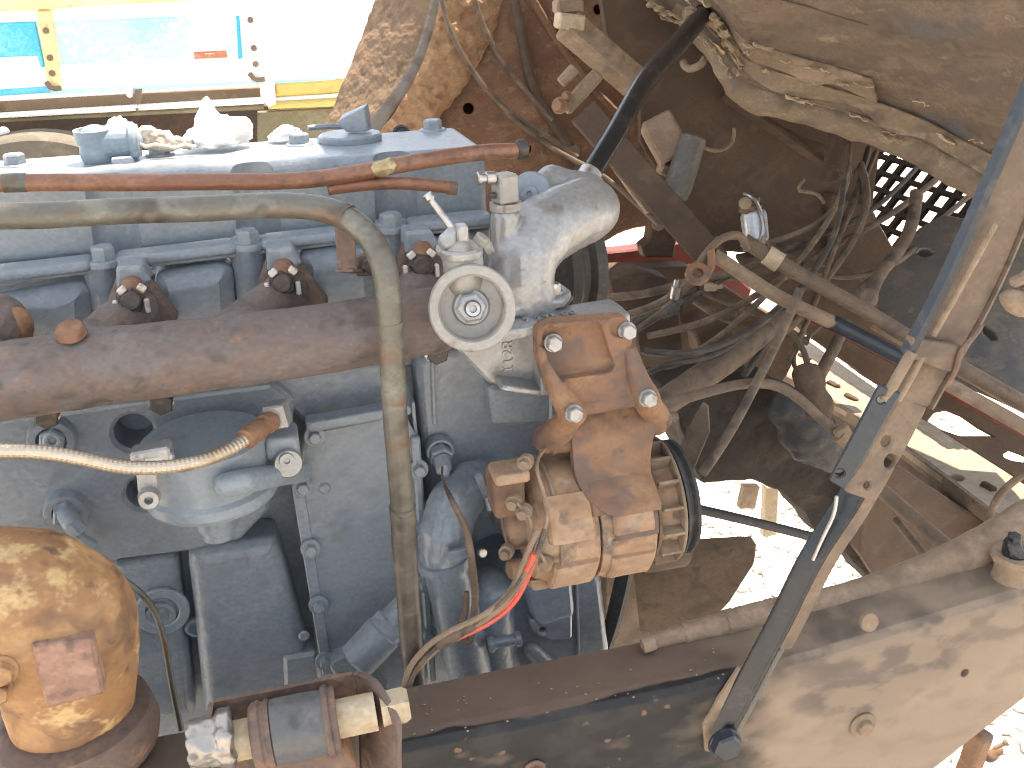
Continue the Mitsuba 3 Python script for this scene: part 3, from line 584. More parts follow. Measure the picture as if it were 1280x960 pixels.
part(ff, 'clamp_stub', lathe(P(187, 620, -.138), -YA + .1 * ZA, [(0, .010), (.010, .0088), (.011, .0082), (.011, .0038), (.003, .0034), (.003, 0)], 24), 'silver_paint')
part(ff, 'outlet_elbow', blob([[(P(284, 606, -.150), .0112), (P(305, 602, -.148), .0112), (P(345, 594, -.105), .0108), (P(378, 590, -.045), .0105)]], .004, 6), 'cover_paint', True)
part(ff, 'lug', soft(rbox(P(352, 552, -.085), (.016, .02, .013), None, .003), .005, 3), 'cover_paint')
part(ff, 'banjo', cat(lathe(P(358, 575, -.10), unit([.1, -1, .15]), [(0, .013), (.012, .0135), (.014, .0125), (.014, .005)], 30), lathe(P(358, 575, -.114), unit([.1, -1, .15]), [(0, .007), (.003, .0065), (.003, .0032), (-.002, .003), (-.002, 0)], 20)), 'silver_paint')
part(ff, 'square_union', rbox(P(347, 518, -.118), (.0098, .0085, .0115), (unit([1, -.35, .15]), unit([.35, 1, 0]), unit([-.15, 0, 1])), .0015), 'silver_paint')

bh = thing('braided_hose', 'shiny braided metal hose sagging in front of the grey filter pot', 'hose')
pts = [P(*q) for q in ((-40, 566, -.20), (30, 564, -.195), (90, 571, -.19), (150, 583, -.185), (205, 584, -.18), (255, 575, -.172), (292, 559, -.158), (318, 541, -.14))]
c_, t_, L_ = spl(pts, step=.0007); _, a_, b_ = frames(c_); n_ = 64; ang = np.arange(n_) * 2 * np.pi / n_
rr = .0057 * (1 + .06 * np.sin(10 * ang[None] + t_[:, None] * 820) * np.sin(10 * ang[None] - t_[:, None] * 820))
v_ = (c_[:, None] + rr[..., None] * (np.cos(ang)[None, :, None] * a_[:, None] + np.sin(ang)[None, :, None] * b_[:, None])).reshape(-1, 3)
i_, j_ = np.meshgrid(np.arange(len(c_) - 1), np.arange(n_), indexing='ij')
q_ = np.stack([i_ * n_ + j_, i_ * n_ + (j_ + 1) % n_, (i_ + 1) * n_ + (j_ + 1) % n_, (i_ + 1) * n_ + j_], -1).reshape(-1, 4)
part(bh, 'braid', trimesh.Trimesh(v_, np.vstack([q_[:, [0, 1, 2]], q_[:, [0, 2, 3]]]), process=False), 'braid', True)
part(bh, 'crimp_sleeve', lathe(P(307, 549, -.150), unit(P(342, 523, -.12) - P(307, 549, -.150)), [(0, .0066), (0, .0092), (.020, .0094), (.022, .0075), (.026, .0075), (.027, .0098), (.036, .0098)], 22), 'port_rust', label='brown crimped end sleeve of the hose')

oc = thing('oil_canister', 'small grey painted cylinder canister leaning at the bottom of the side cover', 'canister')
a0, a1 = P(446, 826, -.085), P(500, 768, -.075); d = unit(a1 - a0); Lc = np.linalg.norm(a1 - a0)
part(oc, 'body', lathe(a0, d, [(-.004, .014), (0, .0205), (Lc * .62, .0215), (Lc * .62 + .002, .0195), (Lc * .70, .0195), (Lc * .8, .017), (Lc * 1.2, .016)], 36), 'engine_paint')
part(oc, 'hex_shoulder', hexn(a0 + d * Lc * .66, d, .0205, .013, .2), 'cover_paint')
part(oc, 'foot', soft(plateY([(408, 832), (444, 812), (462, 842), (428, 858)], -.045, .03, .003, .004), .005, 4), 'cover_paint')

wl = thing('drain_line', 'thin shiny grey metal line hanging beside the orange turbine elbow', 'pipe')
part(wl, 'line', tube([P(*q) for q in ((150, 722, -.10), (172, 738, -.10), (192, 762, -.10), (204, 795, -.10), (212, 840, -.10), (226, 912, -.105))], .0032, 12, .005), 'steel_pipe')

# ---------------------------------------------------------------- sensor, lower hose, water pump
sn = thing('temperature_sensor', 'grey threaded sensor on the timing case with a loose dark wire', 'sensor')
part(sn, 'boss', boss(548, 560, -.008, .0165, .012, .012), 'engine_paint'); part(sn, 'hex', hexn(P(549, 566, -.016), unit([.05, -1, -.25]), .0135, .012), 'engine_paint')
part(sn, 'tip', lathe(P(551, 574, -.028), unit([.08, -1, -.6]), [(0, .0095), (.014, .0085), (.018, .005), (.022, .003)], 18), 'engine_paint')
part(sn, 'wire', tube([P(*q) for q in ((553, 584, -.05), (554, 600, -.085), (566, 628, -.118), (582, 662, -.124), (590, 700, -.124), (594, 740, -.122), (592, 780, -.12), (584, 802, -.118), (578, 796, -.116), (580, 770, -.114), (583, 740, -.113))], [.0012, .0012, .003, .0036, .0038, .0038, .004, .004, .004, .004, .003], 9, .004), 'loom_dust', True)
lh = thing('lower_coolant_hose', 'thick grey painted rubber hose bend clamped below the sensor', 'hose')
hs = blob([[(P(612, 600, -.015), .0255), (P(588, 608, -.035), .027), (P(566, 632, -.058), .028), (P(556, 668, -.07), .027), (P(556, 700, -.075), .0265)]], .005, 6)
part(lh, 'hose', rough(hs, .0018, .012, 7), 'engine_paint_gloss', True)
dd = unit(P(590, 850, -.06) - P(556, 700, -.075))
part(lh, 'clamp', cat(lathe(P(554, 692, -.075), dd, [(0, .0275), (0, .0295), (.010, .0295), (.010, .0275)], 40), rbox(P(575, 692, -.108), (.012, .003, .006), (unit([1, .1, 0]), unit([-.1, 1, 0]), ZA), .001)), 'engine_paint_gloss')
part(lh, 'clamp_screw', lathe(P(602, 690, -.098), unit([.2, -1, .2]), [(0, .005), (.004, .005), (.005, .004)], 16), 'bare_steel')
part(lh, 'clamp', cat(lathe(P(592, 612, -.032), unit(P(560, 650, -.06) - P(612, 590, -.01)), [(0, .028), (0, .030), (.010, .030), (.010, .028)], 40), bar(P(597, 590, -.062), P(612, 628, -.062), .010, .010, YA, .003)), 'engine_paint_gloss')
part(lh, 'clamp_screw', lathe(P(610, 622, -.066), unit([.1, -.5, -.8]), [(0, .0045), (.014, .0045)], 12), 'silver_paint')
part(lh, 'metal_pipe', lathe(P(556, 700, -.075), dd, [(0, .0275), (.004, .0255), (.02, .0245), (.19, .0255)], 40), 'engine_paint_gloss')
wp = thing('water_pump', 'dark blue grey water pump casting low behind the alternator', 'pump')
part(wp, 'body', soft(plateY([(575, 742), (640, 712), (738, 700), (754, 728), (764, 822), (760, 880), (580, 900)], -.045, .16, .008, .010), .008, 6), 'engine_paint_gloss', SM)
part(wp, 'upper_flange', soft(plateY([(650, 722), (714, 704), (720, 772), (676, 786), (664, 770)], -.072, .05, .005, .005), .005, 3), 'engine_paint_gloss')
part(wp, 'lug', plateY([(660, 776), (716, 768), (716, 800), (690, 802), (668, 792)], -.066, .04, .003, .004, holes=[(679, 789, 4)]), 'engine_paint_gloss')
part(wp, 'seam', bar(P(719, 704, -.047), P(724, 860, -.047), .003, .008, YA, .001), 'engine_paint')
part(wp, 'rear_lobe', blob([[(P(612, 740, -.045), .028), (P(610, 792, -.045), .030), (P(618, 850, -.04), .032)]], .006, 6), 'engine_paint_gloss', True)
part(wp, 'spigot', lathe(P(610, 806, -.085), unit([1, -.1, .09]), [(0, .008), (.003, .0095), (.007, .0085), (.008, .0065), (.030, .0065), (.031, .0085), (.036, .0085), (.037, .005)], 22), 'engine_paint_gloss')
part(wp, 'boss', blob([[(P(664, 812, -.06), .009), (P(690, 840, -.06), .012)]], .005, 4), 'engine_paint_gloss', True)

# ================================================================= alternator and its bracket
A0 = P(655, 653, -.100); A1 = P(850, 619, -.100); AD = unit(A1 - A0)
AU = unit(ZA - AD * AD[2]); AN = np.cross(AU, AD)            # up, and towards the far side
def tx(px): return float((P(px, 645, -.165) - A0) @ AD)
def cyl(th, t, r): th = np.radians(th); return A0 + AD * t + r * (-AN * np.cos(th) + AU * np.sin(th)) * np.array([1, 1, 1])
if (-AN)[1] > 0: AN = -AN
def pad(th0, th1, t0, t1, r0, r1, n=10, b=.0025):
    "raised pad on a turned body"
    prof = [(t0, r0), (t0, r1 - b), (t0 + b, r1), (t1 - b, r1), (t1, r1 - b), (t1, r0)]
    th = np.linspace(th0, th1, n); V = np.array([[cyl(a, t, r) for t, r in prof] for a in th]); m = len(prof)
    i, j = np.meshgrid(np.arange(n - 1), np.arange(m), indexing='ij')
    q = np.stack([i * m + j, i * m + (j + 1) % m, (i + 1) * m + (j + 1) % m, (i + 1) * m + j], -1).reshape(-1, 4)
    f = [q[:, [0, 1, 2]], q[:, [0, 2, 3]]]
    k = np.arange(1, m - 1); f += [np.c_[np.zeros(m - 2, int), k + 1, k], (n - 1) * m + np.c_[np.zeros(m - 2, int), k, k + 1]]
    o = trimesh.Trimesh(V.reshape(-1, 3), np.vstack(f), process=False)
    if o.volume < 0: o.invert()
    return o
al = thing('alternator', 'dust caked tan alternator with a black pulley hanging from the rusty bracket', 'alternator')
ts, tf = tx(752), tx(824)
RB = .0655
def body(prof): return lathe(A0, AD, prof, 64)
part(al, 'rear_housing', rough(refined(body([(-.004, .0), (-.004, .030), (.000, .050), (.006, .0585), (.016, RB - .002), (.030, RB), (ts - .0015, RB), (ts - .0015, .050)]), .006), .0009, .012, 2), 'alternator_dust', 40)
part(al, 'front_housing', rough(refined(body([(ts + .0008, .05), (ts + .0008, RB + .002), (ts + .012, RB + .002), (tf - .006, RB + .003), (tf - .002, RB + .001), (tf, .055), (tf, .0)]), .006), .0007, .012, 5), 'alternator_dust', 40)
part(al, 'stator_core', body([(ts - .004, .0), (ts - .004, .0600), (ts + .004, .0600), (ts + .004, .0)]), 'grime_brown')
for a0, a1, t0, t1, h in ((-52, -14, tx(690), ts - .004, .0055), (8, 48, tx(686), ts - .006, .0040), (-100, -62, tx(672), ts - .006, .0045)):
    part(al, 'rear_pad', rough(refined(pad(a0, a1, t0, t1, RB - .006, RB + h, 14), .005), .0008, .01, 7), 'alternator_dust', 40)
for a0, a1, t0, t1, h in ((8, 24, tx(766), tf - .006, .0075), (-8, 3, tx(762), tf - .006, .0035), (-44, -14, tx(764), tf - .005, .0070), (-85, -52, tx(764), tf - .006, .0040)):
    part(al, 'front_pad', rough(refined(pad(a0, a1, t0, t1, RB - .006, RB + h, 12), .005), .0005, .01, 9), 'alternator_dust', 40)
part(al, 'clip_ring', tube([cyl(a, .020, RB + .0005) for a in np.linspace(-110, 120, 50)], .0019, 8, .003), 'dust_pale')
part(al, 'bearing_cap', rough(refined(lathe(A0 - AD * .006 - AU * .002, -AD, [(-.01, .024), (.010, .0235), (.014, .020), (.015, .0)], 32), .004), .0006, .008, 3), 'alternator_dust', 35)
part(al, 'plug_box', soft(rbox(P(632, 612, -.118), (.016, .018, .022), (AD, unit([0, 1, .1]), AU), .004), .005, 4), 'bracket_rust')
part(al, 'plug_box__lid', soft(rbox(P(636, 590, -.125), (.017, .017, .006), (AD, YA, AU), .002), .004, 2), 'alternator_dust')
for px, py, Y in ((657, 578, -.150), (642, 628, -.150), (633, 690, -.130), (682, 703, -.162), (655, 640, -.158)):
    part(al, 'terminal_bolt', cat(lathe(P(px, py, Y), unit([-.5, -1, .2]), [(-.006, .0075), (.004, .0075), (.0045, .005), (.012, .0045)], 16)), 'dust_pale')
part(al, 'ear', lathe(P(668, 708, -.140), unit([-1, -.2, .1]), [(-.014, .012), (0, .0125), (.003, .011), (.003, .005), (-.002, .0045), (-.002, 0)], 24), 'alternator_dust')
part(al, 'ear', lathe(P(640, 712, -.120), unit([-1, -.2, .1]), [(-.014, .010), (0, .0105), (.003, .009), (.003, 0)], 24), 'alternator_dust')
# fan with vanes, pulley
tp = tf + .004
part(al, 'fan_disc', body([(tp, .0), (tp, .058), (tp + .002, .0600), (tp + .003, .058), (tp + .003, 0)]), 'dust_pale')
part(al, 'fan_disc', body([(tp + .025, .0), (tp + .024, .0655), (tp + .0255, .0670), (tp + .027, .0655), (tp + .027, 0)]), 'dust_pale')
part(al, 'fan_hub', body([(tp + .003, .0), (tp + .003, .050), (tp + .025, .052), (tp + .025, 0)]), 'alternator_dust')
for a in range(-100, 261, 24):
    c = cyl(a, tp + .0135, .058); rd = unit(cyl(a, 0, 1.) - A0); part(al, 'fan_vane', rbox(c, (.0108, .0016, .0085), (AD, np.cross(rd, AD), rd), .0005), 'dust_pale')
part(al, 'pulley', body([(tp + .029, .0), (tp + .029, .058), (tp + .030, .0620), (tp + .033, .0620), (tp + .036, .056), (tp + .038, .056), (tp + .041, .0605), (tp + .044, .0605), (tp + .045, .055), (tp + .045, 0)]), 'rubber')

br = thing('alternator_bracket', 'orange rusty cast bracket bolted to the silver block above the alternator', 'bracket')
chB = [[(P(688, 456, -.146), .0080), (P(698, 488, -.148), .0105), (P(716, 517, -.150), .0135)],
       [(P(788, 440, -.146), .0070), (P(796, 470, -.148), .0100), (P(809, 498, -.150), .0130)],
       [(P(722, 510, -.142), .0095), (P(760, 502, -.140), .0090), (P(802, 494, -.142), .0095)],
       [(P(714, 518, -.144), .012), (P(702, 536, -.130), .014), (P(684, 548, -.108), .015)],
       [(P(806, 500, -.144), .012), (P(820, 518, -.112), .013)]]
plate_b = mf(plateY([(674, 415), (690, 406), (784, 398), (794, 410), (790, 440), (806, 486), (812, 508), (790, 508), (720, 524), (700, 512), (684, 484), (674, 450)], -.147, .022, .003, .004))
rec_b = mf(soft(plateY([(700, 437), (776, 425), (788, 466), (797, 491), (722, 502), (706, 476)], -.20, .0625, .002, .006), .006, 3)) + mf(lathe(P(691, 428, -.16), YA, [(0, .0112), (.0185, .0112)], 28)) + mf(lathe(P(783, 413, -.16), YA, [(0, .0112), (.0185, .0112)], 28))
mB = m3.Manifold.batch_boolean([ballhull([a, b]) for c in chB for a, b in zip(c[:-1], c[1:])] + [plate_b], m3.OpType.Add) - rec_b
mB = tm(mB.refine_to_length(.004)); mB.merge_vertices(); calm(mB, 6)
part(br, 'casting', rough(mB, .0010, .010, 6), 'bracket_rust', 45)
for x, y, Y in ((691, 428, -.1420), (783, 413, -.1420), (717, 516, -.163), (809, 497, -.161)):
    part(br, 'bolt', bolt(P(x, y, Y), unit([-.05, -1, .1]), .0078, .0095, .4 + x % 3, True, 1.15), 'zinc_bolt')
lug0, lug1 = P(688, 551, -.108), P(842, 521, -.108); ld = unit(lug1 - lug0); ll = np.linalg.norm(lug1 - lug0)
part(br, 'pivot_tube', rough(refined(lathe(lug0, ld, [(0, .0), (0, .013), (.012, .0145), (.04, .0150), (ll * .86, .0155), (ll * .90, .0140), (ll * .90, 0)], 32), .005), .0006, .01, 2), 'bracket_rust', 40)
part(br, 'pivot_bolt', cat(hexn(lug0 - ld * .001, -ld, .0105, .013, .2), lathe(lug0, -ld, [(-.003, .014), (.001, .0145), (.002, .012)], 24)), 'bracket_rust')
part(br, 'pivot_nut', cat(hexn(lug0 + ld * ll * .89, ld, .0105, .009, .2), lathe(lug0 + ld * ll * .93, ld, [(0, .005), (.012, .005), (.013, .004)], 16)), 'grime_brown')
part(al, 'mount_saddle', rough(refined(cat(pad(26, 100, tx(742) , tf - .001, RB - .004, RB + .0065, 22)), .005), .0008, .012, 3), 'bracket_rust', 40)
part(al, 'mount_saddle', rough(refined(pad(3, 32, tx(768), tf - .001, RB - .004, RB + .0055, 12), .005), .0008, .012, 8), 'grime_brown', 40)
n0 = [P(x, y, -.116) for x, y in ((710, 522), (748, 514), (785, 506), (826, 498))]; nt = np.linspace(tx(732), tf + .001, 4)
NK = [n0, [(a + cyl(70, t, RB + .012)) / 2 + np.array([0, -.006, .002]) for a, t in zip(n0, nt)], [cyl(58, t, RB + .0085) for t in nt], [cyl(36, t, RB + .0075) for t in nt + np.array([.010, .006, 0, 0])], [cyl(23, t, RB + .0090) for t in nt + np.array([.030, .020, .006, 0])]]
part(al, 'mount_neck', sheet(np.array(NK), .010, 70, 60, .0012, .012, 4, k=2), 'bracket_rust', 45)

# wiring from the alternator
rw = thing('alternator_cable', 'frayed bundle of brown and red wires drooping from the alternator to the frame rail', 'cable')
ctr = [(676, 668, -.178), (668, 690, -.182), (655, 718, -.180), (636, 746, -.178), (600, 776, -.176), (566, 795, -.176), (536, 818, -.176), (514, 846, -.178), (506, 884, -.182), (504, 910, -.184)]
for k, (dx, dy, r, m) in enumerate(((-4, -4, .0030, 'dust_pale'), (4, -5, .0029, 'loom_dust'), (0, 4, .0031, 'red_wire'), (6, 3, .0030, 'red_wire'), (-4, 7, .0028, 'dust_pale'))):
    j = random.Random(k)
    pts = [P(x + dx * (1 + .5 * math.sin(i * 1.3 + k)), y + dy * (1 + .5 * math.cos(i * 1.1 + k)), Y + .002 * math.sin(i + k * 2)) for i, (x, y, Y) in enumerate(ctr)]
    if m == 'red_wire': pts = pts[1:6]
    part(rw, 'strand', tube(pts, r, 9, .004), m)
part(rw, 'tape_wrap', rough(tube([P(*q) for q in ((592, 781, -.177), (566, 795, -.177), (548, 808, -.177))], [.0050, .0066, .0052], 16, .0025), .0014, .006, 2), 'loom_dust', 50)
for k, q in enumerate((((682, 560, -.12), (672, 590, -.162), (684, 640, -.172), (680, 668, -.178)), ((645, 628, -.158), (662, 650, -.166), (663, 690, -.18), (656, 716, -.18)), ((682, 704, -.172), (668, 690, -.178), (660, 706, -.18)))):
    part(rw, 'strand', tube([P(*a) for a in q], .0017, 8, .004), 'dust_pale')

# ---------------------------------------------------------------- rusty turbine elbow, lower left
tb = thing('turbine_elbow', 'large orange rusted cast exhaust elbow in the lower left corner', 'exhaust elbow')
el = blob([[(P(-110, 752, -.20), .064), (P(30, 762, -.20), .0675), (P(66, 780, -.20), .067), (P(84, 830, -.198), .058), (P(88, 880, -.196), .052)]], .007, 8, seg=40)
part(tb, 'elbow', rough(el, .0018, .022, 4), 'turbo_rust', True)
part(tb, 'square_pad', rough(refined(plateN([(38, 806), (116, 800), (131, 868), (58, 888)], P(84, 846, -.272), unit([.05, -1, .12]), .03, .003, .002), .004), .0008, .01, 3), 'turbo_flange', 40)
part(tb, 'flange', rough(refined(lathe(P(92, 902, -.196), unit([.05, .0, -1]), [(-.012, .054), (-.006, .066), (.016, .070), (.030, .066), (.030, 0)], 48), .006), .001, .012, 5), 'grime_brown', 40)
for x, y, Y in ((2, 838, -.27), (-4, 862, -.268)): part(tb, 'stud', bolt(P(x, y, Y), unit([.2, -1, .2]), .009, .012), 'turbo_rust')
part(tb, 'boss', rough(blob([[(P(-20, 810, -.24), .022), (P(2, 830, -.255), .014)]], .004, 4), .001, .01, 4), 'turbo_rust', True)

# ================================================================= the frame rail and what is bolted to it
def ztop(x): return np.interp(x, [-1, .34, .47, .79, 1.2], [1.073, 1.074, 1.083, 1.119, 1.150])
xs = np.r_[np.linspace(-.75, .9, 60)]
def zbot(x):
    a, b = P(1160, 966, -.266), P(1300, 856, -.266)
    up = a[2] + (x - a[0]) * (b[2] - a[2]) / (b[0] - a[0])
    return np.clip(np.where(x > a[0] - .12, up, .84), .84, 1.02)
G = []
for yy, f in ((-.188, 0), (-.215, 0), (-.246, 0), (-.258, -.002), (-.2645, -.009), (-.266, -.020), (-.2665, -.06), (-.2665, .5), (-.266, 1.0)):
    if f <= 0: G.append([(x, yy, ztop(x) + f) for x in xs])
    else: G.append([(x, yy, ztop(x) - .06 + (zbot(x) - ztop(x) + .06) * f) for x in xs])
rl = thing('frame_rail', 'long black and dust coated truck frame rail across the bottom', 'frame rail')
part(rl, 'channel', cut(sheet(np.array(G), .007, 70, 260, .0014, .03, 5, k=1), m3.Manifold.cylinder(.06, .0052, .0052, 20, True).rotate((90, 0, 0)).translate(tuple(P(1206, 841, -.2664)))), 'rail_paint', 60)
part(rl, 'lower_flange', sheet(np.array([[(x, -.262, zbot(x) + .003) for x in xs], [(x, -.19, zbot(x) + .003) for x in xs]]), .006, 6, 120, k=1), 'dust_pale')
rail_bolt = [(1078, 906, .0085), (668, 962, .0065)]
for x, y, r in rail_bolt: part(rl, 'bolt', bolt(P(x, y, -.267), -YA, r, .008, .7, True, 1.7), 'dust_pale' if x > 900 else 'bracket_rust')
part(rl, 'rivet', lathe(P(1087, 778, -.2645), unit([0, -1, .3]), [(-.003, .0095), (.001, .0092), (.0016, .007), (.0008, .0)], 24), 'dust_pale')
rr = random.Random(11); fl = []
for k in range(34):
    x = rr.uniform(500, 900); y = 905 - (x - 500) * .17 + rr.uniform(-38, 14); c = P(x, y, -.24); c = np.array([c[0], -.24 + (rr.random() - .5) * .05, 0]); c[2] = ztop(c[0]) + .0005
    s = trimesh.creation.icosphere(1, 1.0); s.vertices = s.vertices * np.array([rr.uniform(.0007, .0018), rr.uniform(.0006, .0015), rr.uniform(.0004, .0009)]) + c; fl.append(s)
part(rl, 'grit', cat(fl), 'dust_pale', True, kind='stuff')

bm_ = thing('bush_mount', 'rubber bush on a cream shaft held in a bent steel bracket on the rail', 'mounting')
Yb = -.330; b0, b1 = P(262, 933, Yb), P(492, 884, Yb - .004); bd = unit(b1 - b0); bl = np.linalg.norm(b1 - b0)
def bt(px): return (px - 262) / 230. * bl
part(bm_, 'shaft', lathe(b0, bd, [(0, 0), (0, .0155), (bl * .9, .0150), (bl * .9, 0)], 32), 'cream_metal')
part(bm_, 'shaft_end', hexn(b0 + bd * bl * .93, bd, .0150, .022, .25), 'cream_metal')
part(bm_, 'rubber_bush', lathe(b0, bd, [(bt(338), 0), (bt(338), .0235), (bt(341), .0250), (bt(350), .0254), (bt(392), .0252), (bt(404), .0250), (bt(406), .0238), (bt(406), 0)], 48), 'grey_rubber')
part(bm_, 'flange', lathe(b0, bd, [(bt(314), 0), (bt(314), .0225), (bt(318), .0255), (bt(326), .0268), (bt(329), .0250), (bt(332), .0250), (bt(335), .0264), (bt(339), .0255), (bt(339), 0)], 48), 'grime_brown')
part(bm_, 'flange', lathe(b0, bd, [(bt(404), 0), (bt(404), .0265), (bt(407), .0278), (bt(411), .0278), (bt(413), .0255), (bt(419), .0264), (bt(421), .0240), (bt(421), 0)], 48), 'grime_brown')
part(bm_, 'back_plate', sheet(np.array([[P(268, 878, -.300), P(350, 862, -.300), P(440, 843, -.300)], [P(264, 905, -.302), P(350, 890, -.302), P(446, 868, -.302)], [P(262, 990, -.306), P(350, 985, -.306), P(450, 965, -.306)]]), .005, 20, 30, .0006, .02, 3, k=1), 'grime_brown', 40)
ear = sheet(np.array([[P(440, 843, -.299), P(456, 848, -.318), P(468, 856, -.330)], [P(446, 868, -.300), P(466, 880, -.325), P(494, 904, -.352)], [P(448, 905, -.300), P(470, 930, -.33), P(497, 935, -.352)], [P(450, 965, -.302), P(474, 990, -.33), P(496, 990, -.352)]]), .005, 30, 20, .0005, .02, 6, k=2)
part(bm_, 'side_ear', ear, 'grime_brown', 40)
part(bm_, 'side_ear', sheet(np.array([[P(268, 878, -.299), P(266, 884, -.32)], [P(263, 905, -.30), P(262, 912, -.335)], [P(262, 990, -.304), P(262, 990, -.345)]]), .004, 20, 12, k=1), 'grime_brown', 40)
part(bm_, 'lower_saddle', soft(plateY([(330, 958), (372, 948), (432, 938), (446, 960), (446, 1010), (320, 1020)], -.352, .04, .004, .006), .006, 4), 'bracket_rust')
part(bm_, 'torn_foil', rough(refined(cat(lathe(P(236, 932, Yb - .002), bd, [(0, 0), (.0, .0165), (.004, .0185), (.020, .0190), (.024, .0215), (.032, .0225), (.034, .018), (.034, 0)], 26)), .003), .0042, .010, 8), 'foil', 50, label='torn shiny foil wrapped round the left end of the cream shaft')

# ---------------------------------------------------------------- diagonal support arm
arm = thing('support_arm', 'diagonal dusty and black steel arm bolted to the front of the frame rail', 'arm')
def sg(pts, sec, Ys=None): return None
SD = unit([.87, 0, -.46])
def path(pp): return np.array([P(*q) for q in pp])
lowp = path(((905, 926, -.279), (930, 880, -.281), (956, 830, -.283), (990, 765, -.285), (1020, 705, -.287), (1043, 668, -.288), (1062, 640, -.288), (1078, 612, -.288)))
lowp = spl(lowp, step=.008)[0]
def secpart(pp, sec, mat_, nm, lab=None): part(arm, nm, soft(sweepsec(pp, sec, SD), .006, 2), mat_, 30, lab)
secpart(lowp, [(-.0130, -.011), (-.0118, -.008), (-.002, .0040), (.003, .0040), (.003, -.001), (-.009, -.011)], 'black_paint', 'lower_limb', 'black painted front edge of the lower arm')
k0 = int(len(lowp) * .40)
secpart(lowp[k0:], [(.0034, .0040), (.0190, .0010), (.0190, -.004), (.0034, -.001)], 'arm_dust', 'lower_limb')
secpart(lowp[:k0 + 1], [(.0034, .0040), (.0120, .0010), (.0120, -.004), (.0034, -.001)], 'black_paint', 'lower_limb')
part(arm, 'rim_strip', tube(path(((1046, 620, -.292), (1043, 640, -.294), (1032, 665, -.293), (1016, 700, -.291))), .0016, 8, .004), 'bare_steel')
part(arm, 'pivot_bolt', cat(disc(P(905, 927, -.284), -YA, .0165, .004), hexn(P(905, 927, -.287), -YA, .0150, .012, .2)), 'blue_black_paint')
part(arm, 'pivot_ear', rough(refined(plateY([(880, 906), (900, 872), (924, 836), (944, 830), (928, 870), (912, 905), (900, 942), (882, 940)], -.2705, .004, .001, .002), .004), .0007, .008, 2), 'dust_pale', 40)
nB = unit([-.45, -.88, .15])
part(arm, 'splice_plate', plateN([(1036, 601), (1099, 481), (1127, 492), (1057, 614)], P(1080, 548, -.300), nB, .005, .0012, .0015, holes=[(1102, 500, 5.5), (1050, 592, 5.5)]), 'blue_black_paint', label='blue black splice plate with two holes on the arm')
nC = unit([.12, -.98, .12])
part(arm, 'splice_face', soft(plateN([(1056, 615), (1127, 491), (1163, 504), (1150, 530), (1096, 628)], P(1105, 560, -.296), nC, .006, .0015, .003, holes=[(1109, 552, 7.5), (1114, 577, 9), (1085, 607, 5)]), .006, 1), 'arm_dust')
upp = spl(path(((1128, 498, -.290), (1160, 440, -.290), (1200, 368, -.288), (1240, 278, -.285), (1275, 180, -.282), (1310, 60, -.278), (1325, 0, -.276))), step=.01)[0]
secpart(upp, [(-.010, -.002), (.030, .000), (.030, -.005), (-.010, -.007)], 'arm_dust', 'upper_channel')
secpart(upp, [(.0305, .004), (.0330, .004), (.0330, -.016), (.0305, -.016)], 'arm_dust', 'upper_channel')
part(arm, 'edge_bar', soft(sweepsec(spl(path(((1138, 445, -.300), (1165, 395, -.300), (1205, 312, -.298), (1240, 232, -.296), (1275, 150, -.294), (1300, 90, -.292))), step=.01)[0], [(-.0060, -.008), (-.0045, .001), (.002, .002), (.002, -.004)], SD), .005, 2), 'blue_black_paint', label='thin blue black bar along the upper arm')
part(arm, 'inner_rod', tube(path(((1166, 420, -.297), (1200, 360, -.296), (1244, 280, -.293))), .0028, 10, .006), 'dust_pale')
part(arm, 'inner_rod', tube(path(((1140, 440, -.300), (1120, 475, -.300), (1106, 500, -.298))), .0048, 12, .006), 'dust_pale')
part(arm, 'inner_rod', tube(path(((1152, 446, -.298), (1135, 478, -.298), (1122, 500, -.297))), .0034, 12, .006), 'dust_pale')
part(arm, 'clamp_band', soft(plateY([(1142, 422), (1206, 434), (1200, 462), (1186, 466), (1136, 447)], -.301, .010, .0012, .002), .005, 2), 'arm_dust')
part(arm, 'clamp_band__lip', tube(path(((1226, 408, -.300), (1214, 424, -.304), (1203, 436, -.304), (1196, 458, -.304), (1186, 478, -.300))), .0024, 8, .004), 'bracket_rust')

# corrugated conduit on the rail
cd = thing('ribbed_conduit', 'fat tan cloth wrapped hose lying along the top of the frame rail', 'hose')
cpts = [(803, 807, 9), (830, 798, 11), (862, 789, 13), (900, 781, 15), (950, 769, 17.5), (1000, 758, 16), (1060, 745, 17), (1130, 725, 21), (1200, 698, 24), (1250, 673, 26), (1320, 632, 28)]
pc = [P(x, y, -.195) for x, y, r in cpts]; rc = [W(r, p) for (x, y, r), p in zip(cpts, pc)]
c_, t_, L_ = spl(pc, step=.0016); rr_ = np.interp(t_, L_, rc)
fold = meshkit.fbm(np.c_[t_ / .013, t_ * 0, t_ * 0], 3, 4) - .5
rr_ = rr_ * (1 + .05 * fold) * np.where((t_ > .135) & (t_ < .185), 1 + .05 * np.sin(t_ * 2 * np.pi / .0055), 1)
part(cd, 'hose', rough(tube(c_, rr_, 24, curve=False), .0011, .012, 3), 'dust_pale', True)
part(cd, 'open_end', lathe(P(806, 806, -.205), unit(pc[0] - pc[1]), [(-.01, .0078), (.002, .0082), (.003, .0076), (.003, .0058), (-.006, .0052), (-.006, 0)], 22), 'dust_pale')
for x0, x1 in ((858, 868), (912, 926)):
    i0, i1 = [int(np.argmin(np.abs(c_[:, 0] - P(x, 785, -.205)[0]))) for x in (x0, x1)]
    part(cd, 'wrap', tube(c_[i0:i1:2], rr_[i0:i1:2] + .0012, 24, curve=False), 'dust_pale')
kn = thing('rubber_mount', 'flared dusty rubber mount with a black glossy top on the rail at the right edge', 'mounting')
